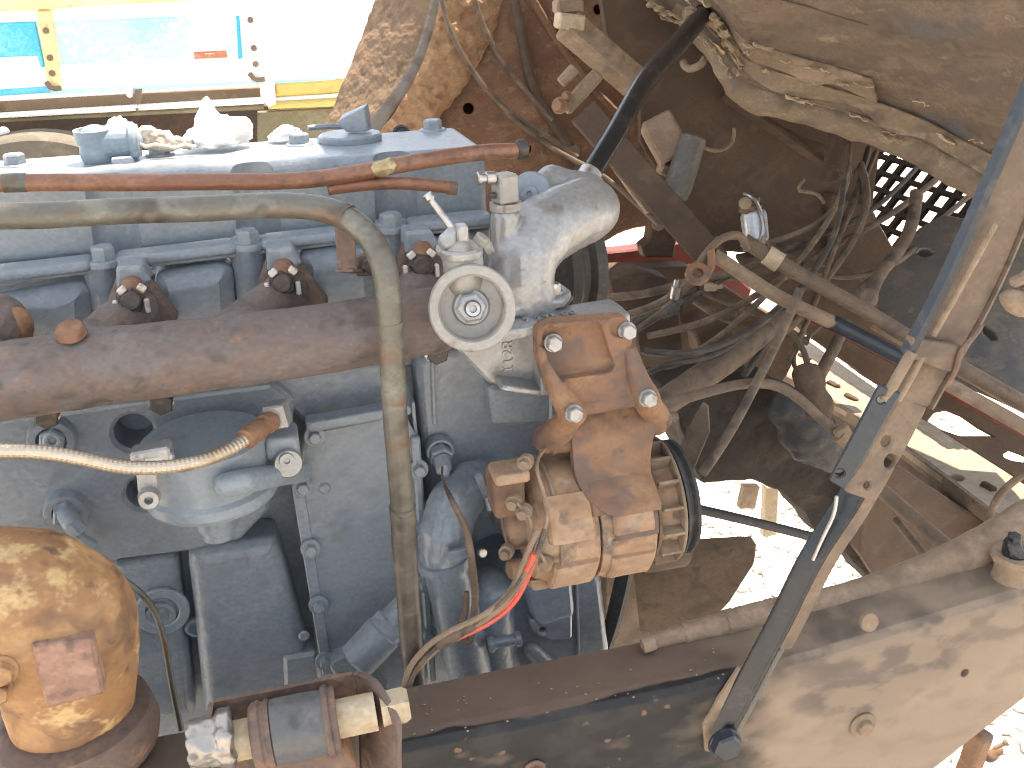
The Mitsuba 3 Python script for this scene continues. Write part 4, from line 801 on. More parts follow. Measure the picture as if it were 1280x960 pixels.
part(kn, 'foot', lathe(P(1259, 744, -.240), unit([.05, 0, 1]), [(-.004, .024), (.004, .0265), (.010, .0265), (.016, .022), (.026, .0185), (.036, .019), (.044, .024), (.050, .0235), (.052, 0)], 40), 'dust_pale')
part(kn, 'cap', rough(blob([[(P(1268, 692, -.242), .012), (P(1266, 680, -.242), .009)]], .003, 3), .0016, .008, 2), 'black_paint', True)
part(kn, 'cap_bolt', hexn(P(1266, 676, -.242), unit([0, -.2, 1]), .007, .008), 'black_paint')

# ================================================================= far side of the bay, hood, front end
single('ground', None, None, '', '') if False else None
# ---- prop rod
pr = thing('prop_rod', 'black glossy round prop rod slanting from the coolant elbow up to the raised hood', 'prop rod')
part(pr, 'rod', tube([P(*q) for q in ((722, 242, .115), (740, 214, .135), (775, 156, .20), (800, 112, .27), (838, 66, .40), (878, 18, .55))], [.0120, .0120, .0122, .0128, .0138, .0148], 24, .01), 'black_paint', True)
part(pr, 'ferrule', tube([P(731, 228, .126), P(739, 215, .134)], .0136, 24, .004), 'bare_steel')
part(pr, 'pivot_pin', bolt(P(863, 18, .535), unit([-.5, -1, 0]), .009, .014), 'dust_pale')

# ---- inner fender (wheel arch) on the far side
fw = thing('far_fender', 'mud caked rusty wheel arch panel on the far side of the engine bay', 'fender')
Lc = [[(484, -40, 1.08), (517, -40, 1.0), (566, -40, .93)], [(462, 20, 1.08), (503, 20, .99), (553, 10, .92)], [(446, 60, 1.08), (485, 62, .985), (541, 52, .915)], [(432, 96, 1.07), (470, 100, .98), (522, 95, .91)], [(408, 152, 1.06), (440, 160, .97), (476, 158, .905)], [(392, 196, 1.05), (425, 205, .97), (452, 205, .905)]]
part(fw, 'outer_arch', sheet(np.array([[P(*q) for q in r] for r in Lc]), .012, 140, 80, .0042, .020, 3, k=3), 'fender_mud', 50)
Rg = [P(*q) for q in ((560, -40, .915), (547, 10, .905), (535, 52, .90), (515, 97, .895), (470, 158, .89), (446, 206, .89))]
part(fw, 'bead_edge', soft(sweepsec(spl(Rg, step=.015)[0], [(-.017, -.006), (-.008, .004), (.006, .008), (.012, .002), (.010, -.006)], XA), .008, 3), 'fender_edge', 40)
Ic = [[(552, -40, .91), (620, -40, .93), (700, -40, .90), (790, -40, .92), (880, -40, .98)],
      [(545, 20, .905), (612, 30, .93), (690, 40, .90), (780, 50, .92), (880, 60, .98)],
      [(524, 86, .90), (596, 92, .925), (680, 105, .90), (770, 120, .92), (868, 140, .98)],
      [(486, 150, .90), (585, 152, .915), (676, 165, .90), (768, 186, .92), (866, 205, .98)],
      [(450, 215, .90), (590, 220, .91), (680, 228, .90), (764, 250, .92), (850, 262, .98)],
      [(450, 330, .90), (600, 332, .91), (690, 330, .90), (752, 304, .92), (812, 274, .98)]]
HO = [(P(586, 135, .905), .0105), (P(748, 11, .90), .009), (P(657, 186, .90), .012)]; hdr = unit([-.15, -1, .2])
part(fw, 'inner_panel', cut(sheet(np.array([[P(*q) for q in r] for r in Ic]), .004, 110, 110, .004, .10, 8, k=3), *[lathe(c + hdr * .06, -hdr, [(0, r), (.12, r)], 22) for c, r in HO]), 'fender_rust', 50)
Mc = [[(553, -40, .895), (592, -40, .905), (630, -40, .925)], [(546, 20, .885), (578, 24, .89), (622, 24, .922)], [(527, 80, .875), (565, 80, .878), (596, 84, .915)], [(505, 122, .875), (545, 118, .875), (570, 122, .908)], [(488, 148, .88), (525, 148, .875), (540, 158, .902)], [(470, 175, .895), (495, 185, .895), (510, 190, .902)]]
part(fw, 'mud_cake', sheet(np.array([[P(*q) for q in r] for r in Mc]), .02, 150, 90, .0085, .020, 11, k=3), 'caked_mud', 50, label='thick crumbly mud caked on the fender beside its bead edge')
for c, r in HO: part(fw, 'hole_cup', lathe(c - hdr * .10, hdr, [(0, r * 1.6), (.075, r * 1.6), (.075, r * 1.5), (.004, r * 1.5), (.004, 0)], 22), 'fender_rust')
part(fw, 'pressed_rib', tube([P(*q) for q in ((640, -10, .892), (655, 60, .89), (668, 115, .888), (690, 150, .886), (718, 192, .884), (736, 230, .88))], .010, 12, .02, wob=.1), 'bay_brown')
part(fw, 'pressed_rib', tube([P(*q) for q in ((655, -20, .892), (690, 40, .89), (724, 90, .886), (770, 140, .88))], .007, 12, .02, wob=.1), 'fender_rust')
part(fw, 'bolt', bolt(P(718, 188, .88), unit([-.2, -1, .2]), .011, .014), 'bracket_rust')
part(fw, 'bolt', bolt(P(653, 183, .86), unit([-.2, -1, .2]), .010, .014), 'bracket_rust')
for lab, pts, r in (('thin dark brake line curving down the fender beside the mud cake', ((548, -30, .88), (560, 30, .86), (584, 78, .86), (612, 116, .865), (645, 146, .865), (690, 174, .86), (722, 196, .85)), .0045),
                    ('second dark line right of the mud cake on the fender', ((585, -30, .88), (606, 36, .88), (634, 84, .88), (660, 116, .88), (690, 150, .88)), .0045),
                    ('brown line crossing low on the fender toward the silver elbow', ((636, 144, .86), (680, 178, .85), (718, 200, .83), (745, 214, .80), (790, 250, .74), (824, 282, .68)), .0042)):
    single('fender_line', tube([P(*q) for q in pts], r, 8, .015, wob=.05), 'loom_dust', lab, 'pipe')

# ---- brackets and braces in the bay
bb = thing('slotted_bracket', 'tan box bracket with a long slot at the top centre of the bay', 'bracket')
x0, x1 = P(708, 30, .66), P(796, 106, .66)
part(bb, 'box', rough(refined(cut(bar(x0, x1, .040, .045, unit([.3, -.9, .3]), .004), bar(P(716, 56, .632), P(744, 82, .632), .012, .05, unit([.3, -.9, .3]), .001)), .012), .0010, .02, 3), 'dust_pale', 40)
part(bb, 'end_cap', rbox(P(712, 27, .65), (.022, .016, .012), (unit([1, 0, -.15]), YA, unit([.15, 0, 1])), .003), 'cream_metal')
part(bb, 'upper_tab', rbox(P(710, 8, .67), (.022, .016, .010), None, .003), 'dust_pale')
sb = thing('latch_bracket', 'small tan latch bracket with a pin and bolt below the slotted bracket', 'bracket')
part(sb, 'block', rough(refined(bar(P(706, 138, .64), P(748, 92, .64), .022, .03, unit([-.3, -.9, .2]), .004), .008), .001, .015, 2), 'dust_pale', 40)
part(sb, 'pin', lathe(P(701, 104, .62), unit(P(716, 88, .62) - P(701, 104, .62)), [(0, 0), (0, .0075), (.002, .009), (.030, .0095), (.032, .008), (.032, 0)], 20), 'dust_pale')
part(sb, 'bolt', bolt(P(700, 132, .62), unit([-.6, -.7, .2]), .010, .013), 'bracket_rust')
part(sb, 'bolt', bolt(P(709, 121, .62), unit([-.6, -.7, .2]), .007, .010), 'bracket_rust')
for lab, a, b_, w, m in (('long flat brown brace running down right past the prop rod', (728, 138, .62), (896, 330, .52), .050, 'bay_brown'), ('narrow pale brace edge beside the long brown brace', (727, 150, .66), (812, 266, .60), .012, 'dust_pale')):
    single('brace', rough(refined(bar(P(*a), P(*b_), w, .012 if w > .02 else .02, unit([-.15, -1, .25]), .003), .012), .0014, .03, 4), m, lab, 'brace', smooth=40)
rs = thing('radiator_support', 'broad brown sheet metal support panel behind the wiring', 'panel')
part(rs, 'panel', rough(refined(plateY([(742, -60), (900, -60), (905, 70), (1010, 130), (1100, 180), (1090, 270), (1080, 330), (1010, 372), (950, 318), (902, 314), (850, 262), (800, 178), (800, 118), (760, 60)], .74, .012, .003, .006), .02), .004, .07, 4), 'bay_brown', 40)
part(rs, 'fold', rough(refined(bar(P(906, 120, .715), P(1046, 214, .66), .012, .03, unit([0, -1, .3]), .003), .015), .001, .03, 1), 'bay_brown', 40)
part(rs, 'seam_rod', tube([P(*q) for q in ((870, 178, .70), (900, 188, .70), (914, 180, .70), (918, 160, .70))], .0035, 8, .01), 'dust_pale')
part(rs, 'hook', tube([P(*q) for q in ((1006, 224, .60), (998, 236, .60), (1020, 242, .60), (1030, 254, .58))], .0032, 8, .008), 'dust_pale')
hb = thing('open_box', 'orange tan folded box bracket with a dark opening behind the prop rod', 'bracket')
h0, h1 = P(818, 150, .68), P(845, 200, .64); hax = unit(h1 - h0); hup = unit([-.2, -1, .2])
part(hb, 'shell', rough(refined(cut(bar(h0, h1, .054, .048, hup, .004), bar(h0 + hax * .02, h1 + hax * .03, .044, .038, hup, .001)), .008), .0008, .02, 1), 'dust_pale', 40)
part(hb, 'foot', rbox(P(836, 214, .65), (.020, .012, .010), (unit([1, 0, -.4]), YA, unit([.4, 0, 1])), .003), 'dust_pale')
single('horn_motor', rough(lathe(P(868, 170, .62), unit(P(846, 238, .60) - P(868, 170, .62)), [(0, .018), (.004, .022), (.09, .024), (.105, .021), (.105, 0)], 32), .0008, .02, 2), 'sheet_grey', 'grey brown cylinder hanging behind the brown brace', 'canister')
cy = thing('reservoir', 'small pale blue metal canister with a clamp among the wiring', 'canister')
part(cy, 'body', lathe(P(941, 262, .56), unit(P(946, 302, .54) - P(941, 262, .56)), [(0, .012), (.003, .019), (.010, .022), (.050, .021), (.060, .014)], 30), 'chrome_dull')
part(cy, 'neck', lathe(P(938, 256, .56), ZA, [(-.012, .019), (.002, .020), (.004, .016), (.014, .015), (.015, 0)], 26), 'grime_brown')
part(cy, 'clamp', tube([P(*q) for q in ((930, 242, .55), (942, 248, .53), (950, 262, .53), (954, 288, .52), (944, 312, .52))], .0028, 8, .006), 'bare_steel')
part(cy, 'clip', lathe(P(931, 254, .53), unit([-.3, -1, .2]), [(0, .010), (.006, .010), (.008, .005), (.008, 0)], 18), 'dust_pale')

# ---- red frame piece and distant hanging bracket seen through the gap
single('red_beam', rough(refined(plateY([(690, 322), (790, 312), (868, 300), (880, 308), (940, 362), (936, 378), (862, 332), (740, 346), (690, 350)], 1.02, .04, .004, .002), .02), .001, .03, 1), 'red_paint', 'dark red painted beam seen through the gap behind the engine', 'beam', smooth=40)
hg = thing('hanging_bracket', 'dark brown bracket with a round eye hanging in the bright gap', 'bracket')
part(hg, 'plate', rough(refined(plateY([(815, 276), (822, 270), (834, 276), (846, 300), (842, 322), (806, 322), (802, 308), (812, 300)], .84, .03, .003, .002), .01), .001, .02, 3), 'bay_brown', 40)
part(hg, 'eye', lathe(P(823, 280, .83), unit([-.2, -1, .3]), [(0, .013), (.006, .0125), (.006, .006), (0, .005), (0, 0)], 22), 'dust_pale')

# ---- the dark far frame, axle mud and lower front members
rough_dark = lambda pix, Y, t, amp, sc, sd, ref=.016: rough(refined(plateY(pix, Y, t, .004, .006), ref), amp, sc, sd)
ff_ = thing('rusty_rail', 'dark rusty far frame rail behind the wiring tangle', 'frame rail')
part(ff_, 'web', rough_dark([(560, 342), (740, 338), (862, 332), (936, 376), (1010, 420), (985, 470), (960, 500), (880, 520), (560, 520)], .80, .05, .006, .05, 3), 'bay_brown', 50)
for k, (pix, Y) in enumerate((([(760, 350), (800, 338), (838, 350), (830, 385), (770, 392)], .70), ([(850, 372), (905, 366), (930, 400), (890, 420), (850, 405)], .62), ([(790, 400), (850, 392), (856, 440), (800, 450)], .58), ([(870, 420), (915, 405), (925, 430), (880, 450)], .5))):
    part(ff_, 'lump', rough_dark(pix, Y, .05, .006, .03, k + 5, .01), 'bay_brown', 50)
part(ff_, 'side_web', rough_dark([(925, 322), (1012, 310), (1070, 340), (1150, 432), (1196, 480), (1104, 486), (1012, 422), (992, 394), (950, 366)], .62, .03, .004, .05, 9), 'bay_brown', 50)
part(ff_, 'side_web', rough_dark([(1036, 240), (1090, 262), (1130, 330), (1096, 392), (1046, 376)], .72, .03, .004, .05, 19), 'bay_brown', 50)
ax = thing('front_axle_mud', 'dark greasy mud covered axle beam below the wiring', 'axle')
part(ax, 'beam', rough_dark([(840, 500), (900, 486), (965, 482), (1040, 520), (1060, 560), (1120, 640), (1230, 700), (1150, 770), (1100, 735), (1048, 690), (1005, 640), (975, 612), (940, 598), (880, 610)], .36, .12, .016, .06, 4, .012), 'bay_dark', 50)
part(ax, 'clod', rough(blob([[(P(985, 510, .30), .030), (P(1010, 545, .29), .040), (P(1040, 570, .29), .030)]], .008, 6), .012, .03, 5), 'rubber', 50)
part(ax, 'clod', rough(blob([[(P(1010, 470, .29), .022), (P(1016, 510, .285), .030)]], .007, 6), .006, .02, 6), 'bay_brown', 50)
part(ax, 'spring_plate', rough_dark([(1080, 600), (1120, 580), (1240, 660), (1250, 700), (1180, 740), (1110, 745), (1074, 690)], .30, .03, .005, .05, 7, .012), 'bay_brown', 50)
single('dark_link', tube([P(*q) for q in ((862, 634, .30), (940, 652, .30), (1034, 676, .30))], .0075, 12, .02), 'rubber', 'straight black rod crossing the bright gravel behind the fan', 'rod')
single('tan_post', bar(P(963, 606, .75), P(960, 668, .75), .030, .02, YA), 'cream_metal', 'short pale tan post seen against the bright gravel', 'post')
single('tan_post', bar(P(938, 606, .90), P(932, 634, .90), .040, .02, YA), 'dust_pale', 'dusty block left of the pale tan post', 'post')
for lab, a, b_, r in (('thick grey drag link slanting under the diagonal arm', (1096, 608, .12), (1210, 706, -.04), .0105), ('thin rod beside the thick grey drag link', (1120, 650, .10), (1178, 722, -.02), .006)):
    single('steering_link', tube([P(*a), P(*b_)], r, 14, .03, wob=.06), 'arm_dust', lab, 'rod')
# sunlit cross member: horizontal top flange, front face, lower channel
cm = thing('cross_member', 'pale front cross member with its top flange blazing in direct sun', 'beam')
ZB = .85
def hz(pix, Z): return [PZ(x, y, Z) for x, y in pix]
top = hz([(996, 402), (1012, 426), (1100, 488), (1275, 597), (1400, 680), (1340, 720), (1240, 640), (1090, 531), (960, 458), (975, 440)], ZB)
def flatz(poly, z, t, b=.002, holes=()):
    return plate2(outline(np.array(poly)[:, :2], 0, holes), np.array([0, 0, z]), XA, YA, ZA, t, b)
part(cm, 'top_flange', flatz(top, ZB, .014, .003, [shapely.Point(*PZ(1195, 597, ZB)[:2]).buffer(.012)]), 'beam_dust')
for x, y in ((1042, 481), (1064, 497), (1006, 446), (1236, 609)):
    part(cm, 'brown_lump', rough(blob([[(PZ(x - 5, y - 2, ZB), .008), (PZ(x + 5, y + 3, ZB), .007)]], .004, 3), .003, .008, int(x)), 'bay_brown', 45)  # low brown blobs where the flange has dark spots
fr = [PZ(x, y, ZB) for x, y in ((960, 458), (1090, 531), (1240, 640), (1340, 716))]
fpath = spl(fr, step=.03)[0] - ZA * .016
part(cm, 'front_lip', rough(refined(sweepsec(fpath, [(-.004, -.018), (.004, -.018), (.004, .008), (-.004, .008)], unit([1, -.6, 0])), .015), .001, .03, 2), 'arm_dust', 40)
lowc = [PZ(x, y, ZB - .10) for x, y in ((950, 488), (1080, 570), (1225, 672), (1320, 740))]
part(cm, 'lower_channel', rough(refined(sweepsec(spl(lowc, step=.03)[0], [(-.006, -.06), (.006, -.06), (.006, .060), (-.006, .060)], unit([1, -.6, 0])), .015), .002, .03, 5), 'bay_brown', 40)
part(cm, 'lower_lip', rough(refined(sweepsec(spl([PZ(x, y, ZB - .13) for x, y in ((1086, 590), (1170, 640), (1250, 700))], step=.03)[0], [(-.03, -.004), (.02, -.004), (.02, .004), (-.03, .004)], unit([1, -.6, 0])), .015), .001, .03, 5), 'dust_pale', 40)
# two tubes
for lab, pts, r, m in (('lower of the two parallel tubes, scuffed grey toward the right', ((892, 318, .36), (930, 344, .34), (975, 372, .31), (1060, 412, .26), (1135, 452, .21), (1220, 500, .15), (1320, 556, .08)), .0102, 'dust_pale'),
                       ('upper of the two parallel tubes crossing above the sunlit beam', ((930, 300, .40), (970, 326, .37), (1020, 354, .33), (1080, 388, .28), (1150, 430, .23), (1230, 476, .17), (1320, 528, .10)), .0112, 'arm_dust')):
    k = thing('cross_tube', lab, 'tube')
    part(k, 'tube', tube([P(*q) for q in pts], r, 18, .012, wob=.03, seed=3), m, True)
    if r < .0108:
        part(k, 'grey_sleeve', tube([P(*q) for q in ((1040, 402.5, .273), (1090, 428.2, .240), (1140, 454.6, .207))], r + .0012, 18, .012), 'blue_black_paint', True)
    else: part(k, 'collar', tube([P(958, 318, .378), P(975, 329, .367)], r + .004, 18, .01), 'cream_metal')
single('tube_bracket', tube([P(*q) for q in ((862, 346, .36), (884, 316, .36), (900, 300, .37), (926, 296, .38), (934, 312, .38))], .006, 10, .01, wob=.1), 'arm_dust', 'bent strap bracket around the left ends of the two tubes', 'bracket')
single('tube_bracket', cat(tube([P(*q) for q in ((888, 312, .35), (886, 340, .34), (870, 346, .34), (858, 340, .35))], .006, 10, .01), ringd(P(872, 344, .335), unit([-.2, -.6, .7]), .008, .018, .008)), 'bracket_rust', 'small rusty eyelet bracket left of the two tubes', 'bracket')
# dark channel below the tubes with torn holes showing the ground
tc = plateN([(1128, 470), (1190, 474), (1330, 560), (1330, 640), (1270, 596), (1150, 520)], P(1230, 540, .30), unit([-.3, -.8, .5]), .01, .002, 0,
            holes=[[(1160, 526), (1168, 516), (1184, 513), (1202, 520), (1222, 534), (1242, 545), (1200, 545), (1180, 538), (1164, 532)], [(1254, 568), (1262, 563), (1276, 568), (1290, 574), (1280, 578), (1266, 576), (1256, 572)]])
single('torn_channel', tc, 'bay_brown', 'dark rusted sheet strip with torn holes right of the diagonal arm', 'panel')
single('red_strip', tube([P(*q) for q in ((1000, 396, .50), (1060, 424, .44), (1140, 466, .37), (1200, 500, .30), (1300, 556, .2))], .0035, 8, .02), 'red_paint', 'thin red edged strip under the lower tube', 'pipe')
# grey sheet beside the grille
nS = unit([-.30, -.62, .72]); oS = P(1180, 400, .36)
gp = thing('grey_panel', 'sloping grey scuffed panel with dark holes right of the cables', 'panel')
part(gp, 'sheet', rough(refined(plateN([(1062, 366), (1108, 330), (1150, 284), (1180, 268), (1240, 280), (1330, 300), (1340, 540), (1200, 477), (1150, 448)], oS, nS, .008, .002, .004, holes=[[(1146, 316), (1151, 311), (1160, 311), (1167, 316), (1160, 321), (1152, 321)], [(1227, 408), (1232, 406), (1244, 416), (1247, 424), (1240, 425), (1230, 417)]]), .02), .0018, .06, 4), 'sheet_grey', 40)
part(gp, 'fold_line', tube([PO(x, y, oS + nS * .004, nS) for x, y in ((1078, 388), (1140, 420), (1200, 452), (1290, 508))], .0035, 8, .02), 'sheet_grey')
part(gp, 'back_box', plateN([(1062, 366), (1108, 330), (1150, 284), (1330, 300), (1340, 540), (1200, 477), (1150, 448)], oS - nS * .07, nS, .006, .001), 'sheet_grey')
part(gp, 'sill', rough(refined(bar(PO(1090, 405, oS + nS * .006, nS), PO(1300, 520, oS + nS * .006, nS), .016, .012, nS, .002), .015), .001, .03, 1), 'dust_pale', 40)
single('grommet', cat(lathe(P(1084, 376, .34), unit([-.4, -.6, .7]), [(0, .012), (.006, .016), (.012, .016), (.016, .011), (.016, 0)], 22)), 'arm_dust', 'dusty round grommet where a dark hose meets the grey panel', 'grommet')
single('rusty_spring_clip', rough(blob([[(P(1262, 372, -.15), .010), (P(1275, 380, -.15), .013), (P(1284, 368, -.15), .010)], [(P(1268, 352, -.15), .006), (P(1284, 344, -.15), .007)]], .004, 4), .003, .012, 4), 'dust_pale', 'lumpy dusty clip at the right edge beside the grey panel', 'clip', smooth=45)
single('pull_rod', cat(lathe(P(1252, 292, -.20), unit([1, .1, .12]), [(0, .010), (.004, .013), (.012, .013), (.014, .008), (.06, .007)], 20)), 'blue_black_paint', 'short dark rod with a dusty collar leaving the arm at the right edge', 'rod')

# ---- perforated grille
u_g = np.array([0, -1, 0]); oG = PX(1146, 196, 1.42); v_g = unit([-.62, 0, -.78])
nG = np.cross(u_g, v_g)
if nG @ (CAM - oG) < 0: nG = -nG
def guv(x, y): d = PO(x, y, oG, nG) - oG; return np.array([d @ u_g, d @ v_g])
su = np.linalg.norm(guv(1164, 201) - guv(1127, 191)) / 2; sv = np.linalg.norm(guv(1142, 174) - guv(1127, 191))
ou, hs = guv(1127, 191), []
for i in range(-1, 12):
    for j in range(-2, 9):
        c = ou + (i * su, j * sv); h = .31
        hs.append(shapely.box(c[0] - h * su, c[1] - h * sv, c[0] + h * su, c[1] + h * sv).buffer(.002))
gm = thing('perforated_grille', 'black perforated metal grille with bright daylight in its square holes', 'grille')
if np.cross(u_g, v_g) @ nG < 0: uu_, vv_ = v_g, u_g; sw = True
else: uu_, vv_ = u_g, v_g; sw = False
hs2 = [shapely.affinity.affine_transform(h, [0, 1, 1, 0, 0, 0]) if sw else h for h in hs]
q4 = [guv(x, y) for x, y in ((1020, 130), (1320, 170), (1290, 320), (1000, 290))]
lo, hi = np.min(q4, 0), np.max(q4, 0)
bx_ = shapely.box(lo[0], lo[1], hi[0], hi[1]); bx_ = shapely.affinity.affine_transform(bx_, [0, 1, 1, 0, 0, 0]) if sw else bx_
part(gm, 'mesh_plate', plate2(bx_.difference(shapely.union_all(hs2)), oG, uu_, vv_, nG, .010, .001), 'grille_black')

# ---- raised hood
hd = thing('raised_hood', 'underside of the raised hood with peeling dusty paint at the upper right', 'hood')
E_ = [(720, -48, .80), (800, -4, .72), (862, 32, .64), (900, 72, .60), (926, 112, .57), (985, 132, .52), (1050, 152, .47), (1120, 176, .41), (1200, 220, .31), (1270, 250, .22), (1400, 300, .06)]
R0 = np.array([P(*q) for q in E_])
offs = [(0.015, 0.05, .012), (0, 0, 0), (-.012, -.055, .018), (-.03, -.075, .060), (-.07, -.105, .11), (-.16, -.15, .21), (-.30, -.20, .42)]
HG = [[p + np.array(o) for p in R0] for o in offs]
yt = np.linspace(.82, -.22, len(R0)); HG.append([(.56, y, 2.08 + .02 * math.cos(y * 3)) for y in yt]); HG.append([(.42, y, 2.14) for y in yt])
HG = np.array(HG)
part(hd, 'shell', sheet(HG, .006, 200, 230, .0055, .060, 9, k=2), 'hood_paint', 55)
topq = Polygon([(.44, .84), (.28, .84), (.28, -.20), (.44, -.24)])
part(hd, 'top_panel', plate2(topq, np.array([0, 0, 2.146]), XA, YA, ZA, .012, .002), 'hood_paint')
part(hd, 'nose_panel', sheet(np.array([[p + np.array([.004, .03, .012]) for p in R0[1:]], [p + np.array([.16, .20, .05]) for p in R0[1:]], [p + np.array([.30, .38, .10]) for p in R0[1:]]]), .006, 30, 90, .004, .06, 3, k=2), 'hood_paint', 55)
part(hd, 'rolled_lip', rough(tube([p + np.array([-.008, -.03, .004]) for p in R0[2:11]], [.02, .022, .026, .024, .022, .022, .024, .022, .02], 20, .012, wob=.10, seed=4), .0045, .016, 4, 4), 'hood_pale', 50)
part(hd, 'stiffener', rough(refined(sweepsec(spl([p + np.array([-.10, -.135, .150]) for p in R0[:11]], step=.02)[0], [(-.03, -.004), (.03, -.004), (.022, .012), (-.022, .012)], unit([-.3, -.7, .6])), .012), .003, .04, 8), 'hood_paint', 45)
for k, (j0, j1, b0_, b1_) in enumerate(((1.6, 6.6, 1.30, 1.95), (2.2, 9.4, 2.10, 2.75), (1.5, 6.4, 2.85, 3.5))):
    gg = []
    for b_ in np.linspace(b0_, b1_, 5):
        row = []
        for a in np.linspace(j0, j1, 14):
            i, j = int(b_), int(a); fi, fj = b_ - i, a - j
            c = (HG[i, j] * (1 - fi) + HG[i + 1, j] * fi) * (1 - fj) + (HG[i, j + 1] * (1 - fi) + HG[i + 1, j + 1] * fi) * fj
            edge = (b_ - b0_) / (b1_ - b0_); w = meshkit.noise(np.array([[a * 2.3, k * 7.1, 1.0]]), 3)[0] - .5
            row.append(c + unit(CAM - c) * (.006 + .005 * (1 - edge)) + np.array([0, 0, .022 * w * (1 - edge)]))
        gg.append(row)
    part(hd, 'peeling_layer', sheet(np.array(gg), .003, 40, 170, .0025, .03, k + 30, k=2), 'hood_pale', 50)
rr = random.Random(21)
Sg = np.array(HG)
for k in range(95):
    a = rr.betavariate(1.1, 2.0) * 7.5 + 1.2; b_ = rr.choice((1.3, 1.6, 1.95, 2.75, 3.5)) + rr.uniform(-.25, .3)
    i, j = int(b_), int(a); fi, fj = b_ - i, a - j
    if i + 1 >= len(Sg) or j + 1 >= Sg.shape[1]: continue
    c = (Sg[i, j] * (1 - fi) + Sg[i + 1, j] * fi) * (1 - fj) + (Sg[i, j + 1] * (1 - fi) + Sg[i + 1, j + 1] * fi) * fj
    n = np.cross(Sg[i + 1, j] - Sg[i, j], Sg[i, j + 1] - Sg[i, j]); n = unit(n); n = n if n @ (CAM - c) > 0 else -n
    t = unit(Sg[i, j + 1] - Sg[i, j]); s = np.cross(n, t); L, Wd = rr.uniform(.010, .032), rr.uniform(.005, .013)
    g = [[c + n * .008 + t * L * (x - .5) + s * Wd * (y - .5) + n * (rr.uniform(.0, .003) + .011 * y * y * rr.uniform(.4, 1)) for y in (0, .5, 1)] for x in np.linspace(0, 1, 5)]
    part(hd, 'paint_flake', sheet(np.array(g), .0008, 12, 6, .002, .01, k, k=2), 'hood_flake', 50)
part(hd, 'inner_post', rough(refined(bar(P(1050, 215, .60), P(1078, 140, .62), .045, .03, YA, .004), .012), .002, .03, 2), 'bay_brown', 40)
part(hd, 'inner_post', rough(refined(bar(P(1036, 228, .62), P(1050, 150, .64), .022, .03, YA, .004), .012), .002, .03, 3), 'bay_brown', 40)
part(hd, 'inner_wall', rough(refined(plateY([(880, 60), (1000, 110), (1130, 150), (1140, 190), (1060, 190), (1000, 170), (930, 125)], .72, .02, .003, .004), .02), .005, .05, 3), 'bay_brown', 40)
part(hd, 'hook', tube([P(*q) for q in ((854, 78, .60), (862, 86, .58), (874, 82, .58), (880, 74, .60))], .006, 10, .006), 'dust_pale')

# ---- fan
fn_ = thing('engine_fan', 'brown dusty engine cooling fan with broad blades behind the alternator', 'fan')
nF = unit([-.80, -.58, .12]); oF = P(850, 640, .10)
hubc = PO(836, 640, oF, nF)
part(fn_, 'blade', plateN([(842, 575), (868, 520), (878, 503), (885, 508), (887, 540), (868, 585), (856, 600)], P(868, 550, .16), unit([-.6, -.8, .1]), .004, .001, .002), 'arm_dust')
part(fn_, 'blade', soft(plateN([(792, 712), (845, 676), (938, 671), (945, 682), (942, 705), (912, 752), (884, 782), (840, 796), (800, 790)], P(880, 720, .12), unit([-.55, -.8, .25]), .005, .001, .004), .012, 2), 'arm_dust')
part(fn_, 'blade', plateN([(800, 560), (790, 500), (810, 480), (826, 540)], P(806, 520, .20), unit([-.6, -.8, .1]), .004, .001, .002), 'arm_dust')
part(fn_, 'hub', lathe(P(800, 660, .12), XA, [(-.02, .05), (0, .06), (.05, .06), (.055, .04)], 36), 'arm_dust')
part(fn_, 'cover_plate', rough_dark([(756, 700), (800, 690), (900, 760), (880, 800), (780, 850), (752, 820)], .20, .02, .003, .04, 6), 'arm_dust', 45)
single('fan_belt', tube([P(*q) for q in ((788, 664, -.03), (784, 700, -.02), (776, 740, -.02), (764, 786, -.02), (752, 820, -.02))], [.0105, .0105, .0105, .0098, .009], 6, .01), 'rubber', 'dark rubber drive belt below the alternator', 'belt', smooth=20)
single('rear_pulley', lathe(P(700, 335, .10), XA, [(0, .02), (0, .052), (.010, .054), (.016, .046), (.022, .046), (.028, .054), (.040, .054), (.042, .03)], 40), 'loom_dark', 'dark ribbed pulley behind the silver elbow', 'pulley')

# ---- cables and hoses of the loom
single('loom_hose', rough(tube([P(*q) for q in ((790, 528, .26), (822, 508, .27), (862, 482, .29), (905, 452, .32), (948, 420, .36), (990, 380, .42))], [.020, .020, .021, .020, .018, .016], 22, .006), .0018, .02, 3), 'arm_dust', 'thick dusty taped hose rising right through the wiring', 'hose', smooth=True)
single('loom_hose', tube([P(*q) for q in ((826, 506, .20), (870, 494, .21), (930, 480, .22), (975, 484, .22), (1010, 508, .21), (1040, 536, .20), (1058, 552, .19))], .0072, 14, .008, wob=.06), 'arm_dust', 'tan hose sagging to a square clip beside the splice plate', 'hose')
single('hose_clip', cat(rbox(P(1054, 542, .185), (.011, .006, .012), (unit([1, 0, .6]), YA, unit([-.6, 0, 1])), .002), lathe(P(1060, 552, .185), unit([.7, -.1, -.6]), [(-.02, .011), (.012, .011), (.013, .008)], 16)), 'dust_pale', 'small square tan clip at the end of the sagging hose', 'clip')
single('control_rod', tube([P(*q) for q in ((1000, 362, .28), (985, 398, .26), (945, 480, .2), (905, 552, .14), (878, 592, .12))], .0066, 12, .01), 'loom_dust', 'straight grey cable dropping steeply left to the fan', 'cable')
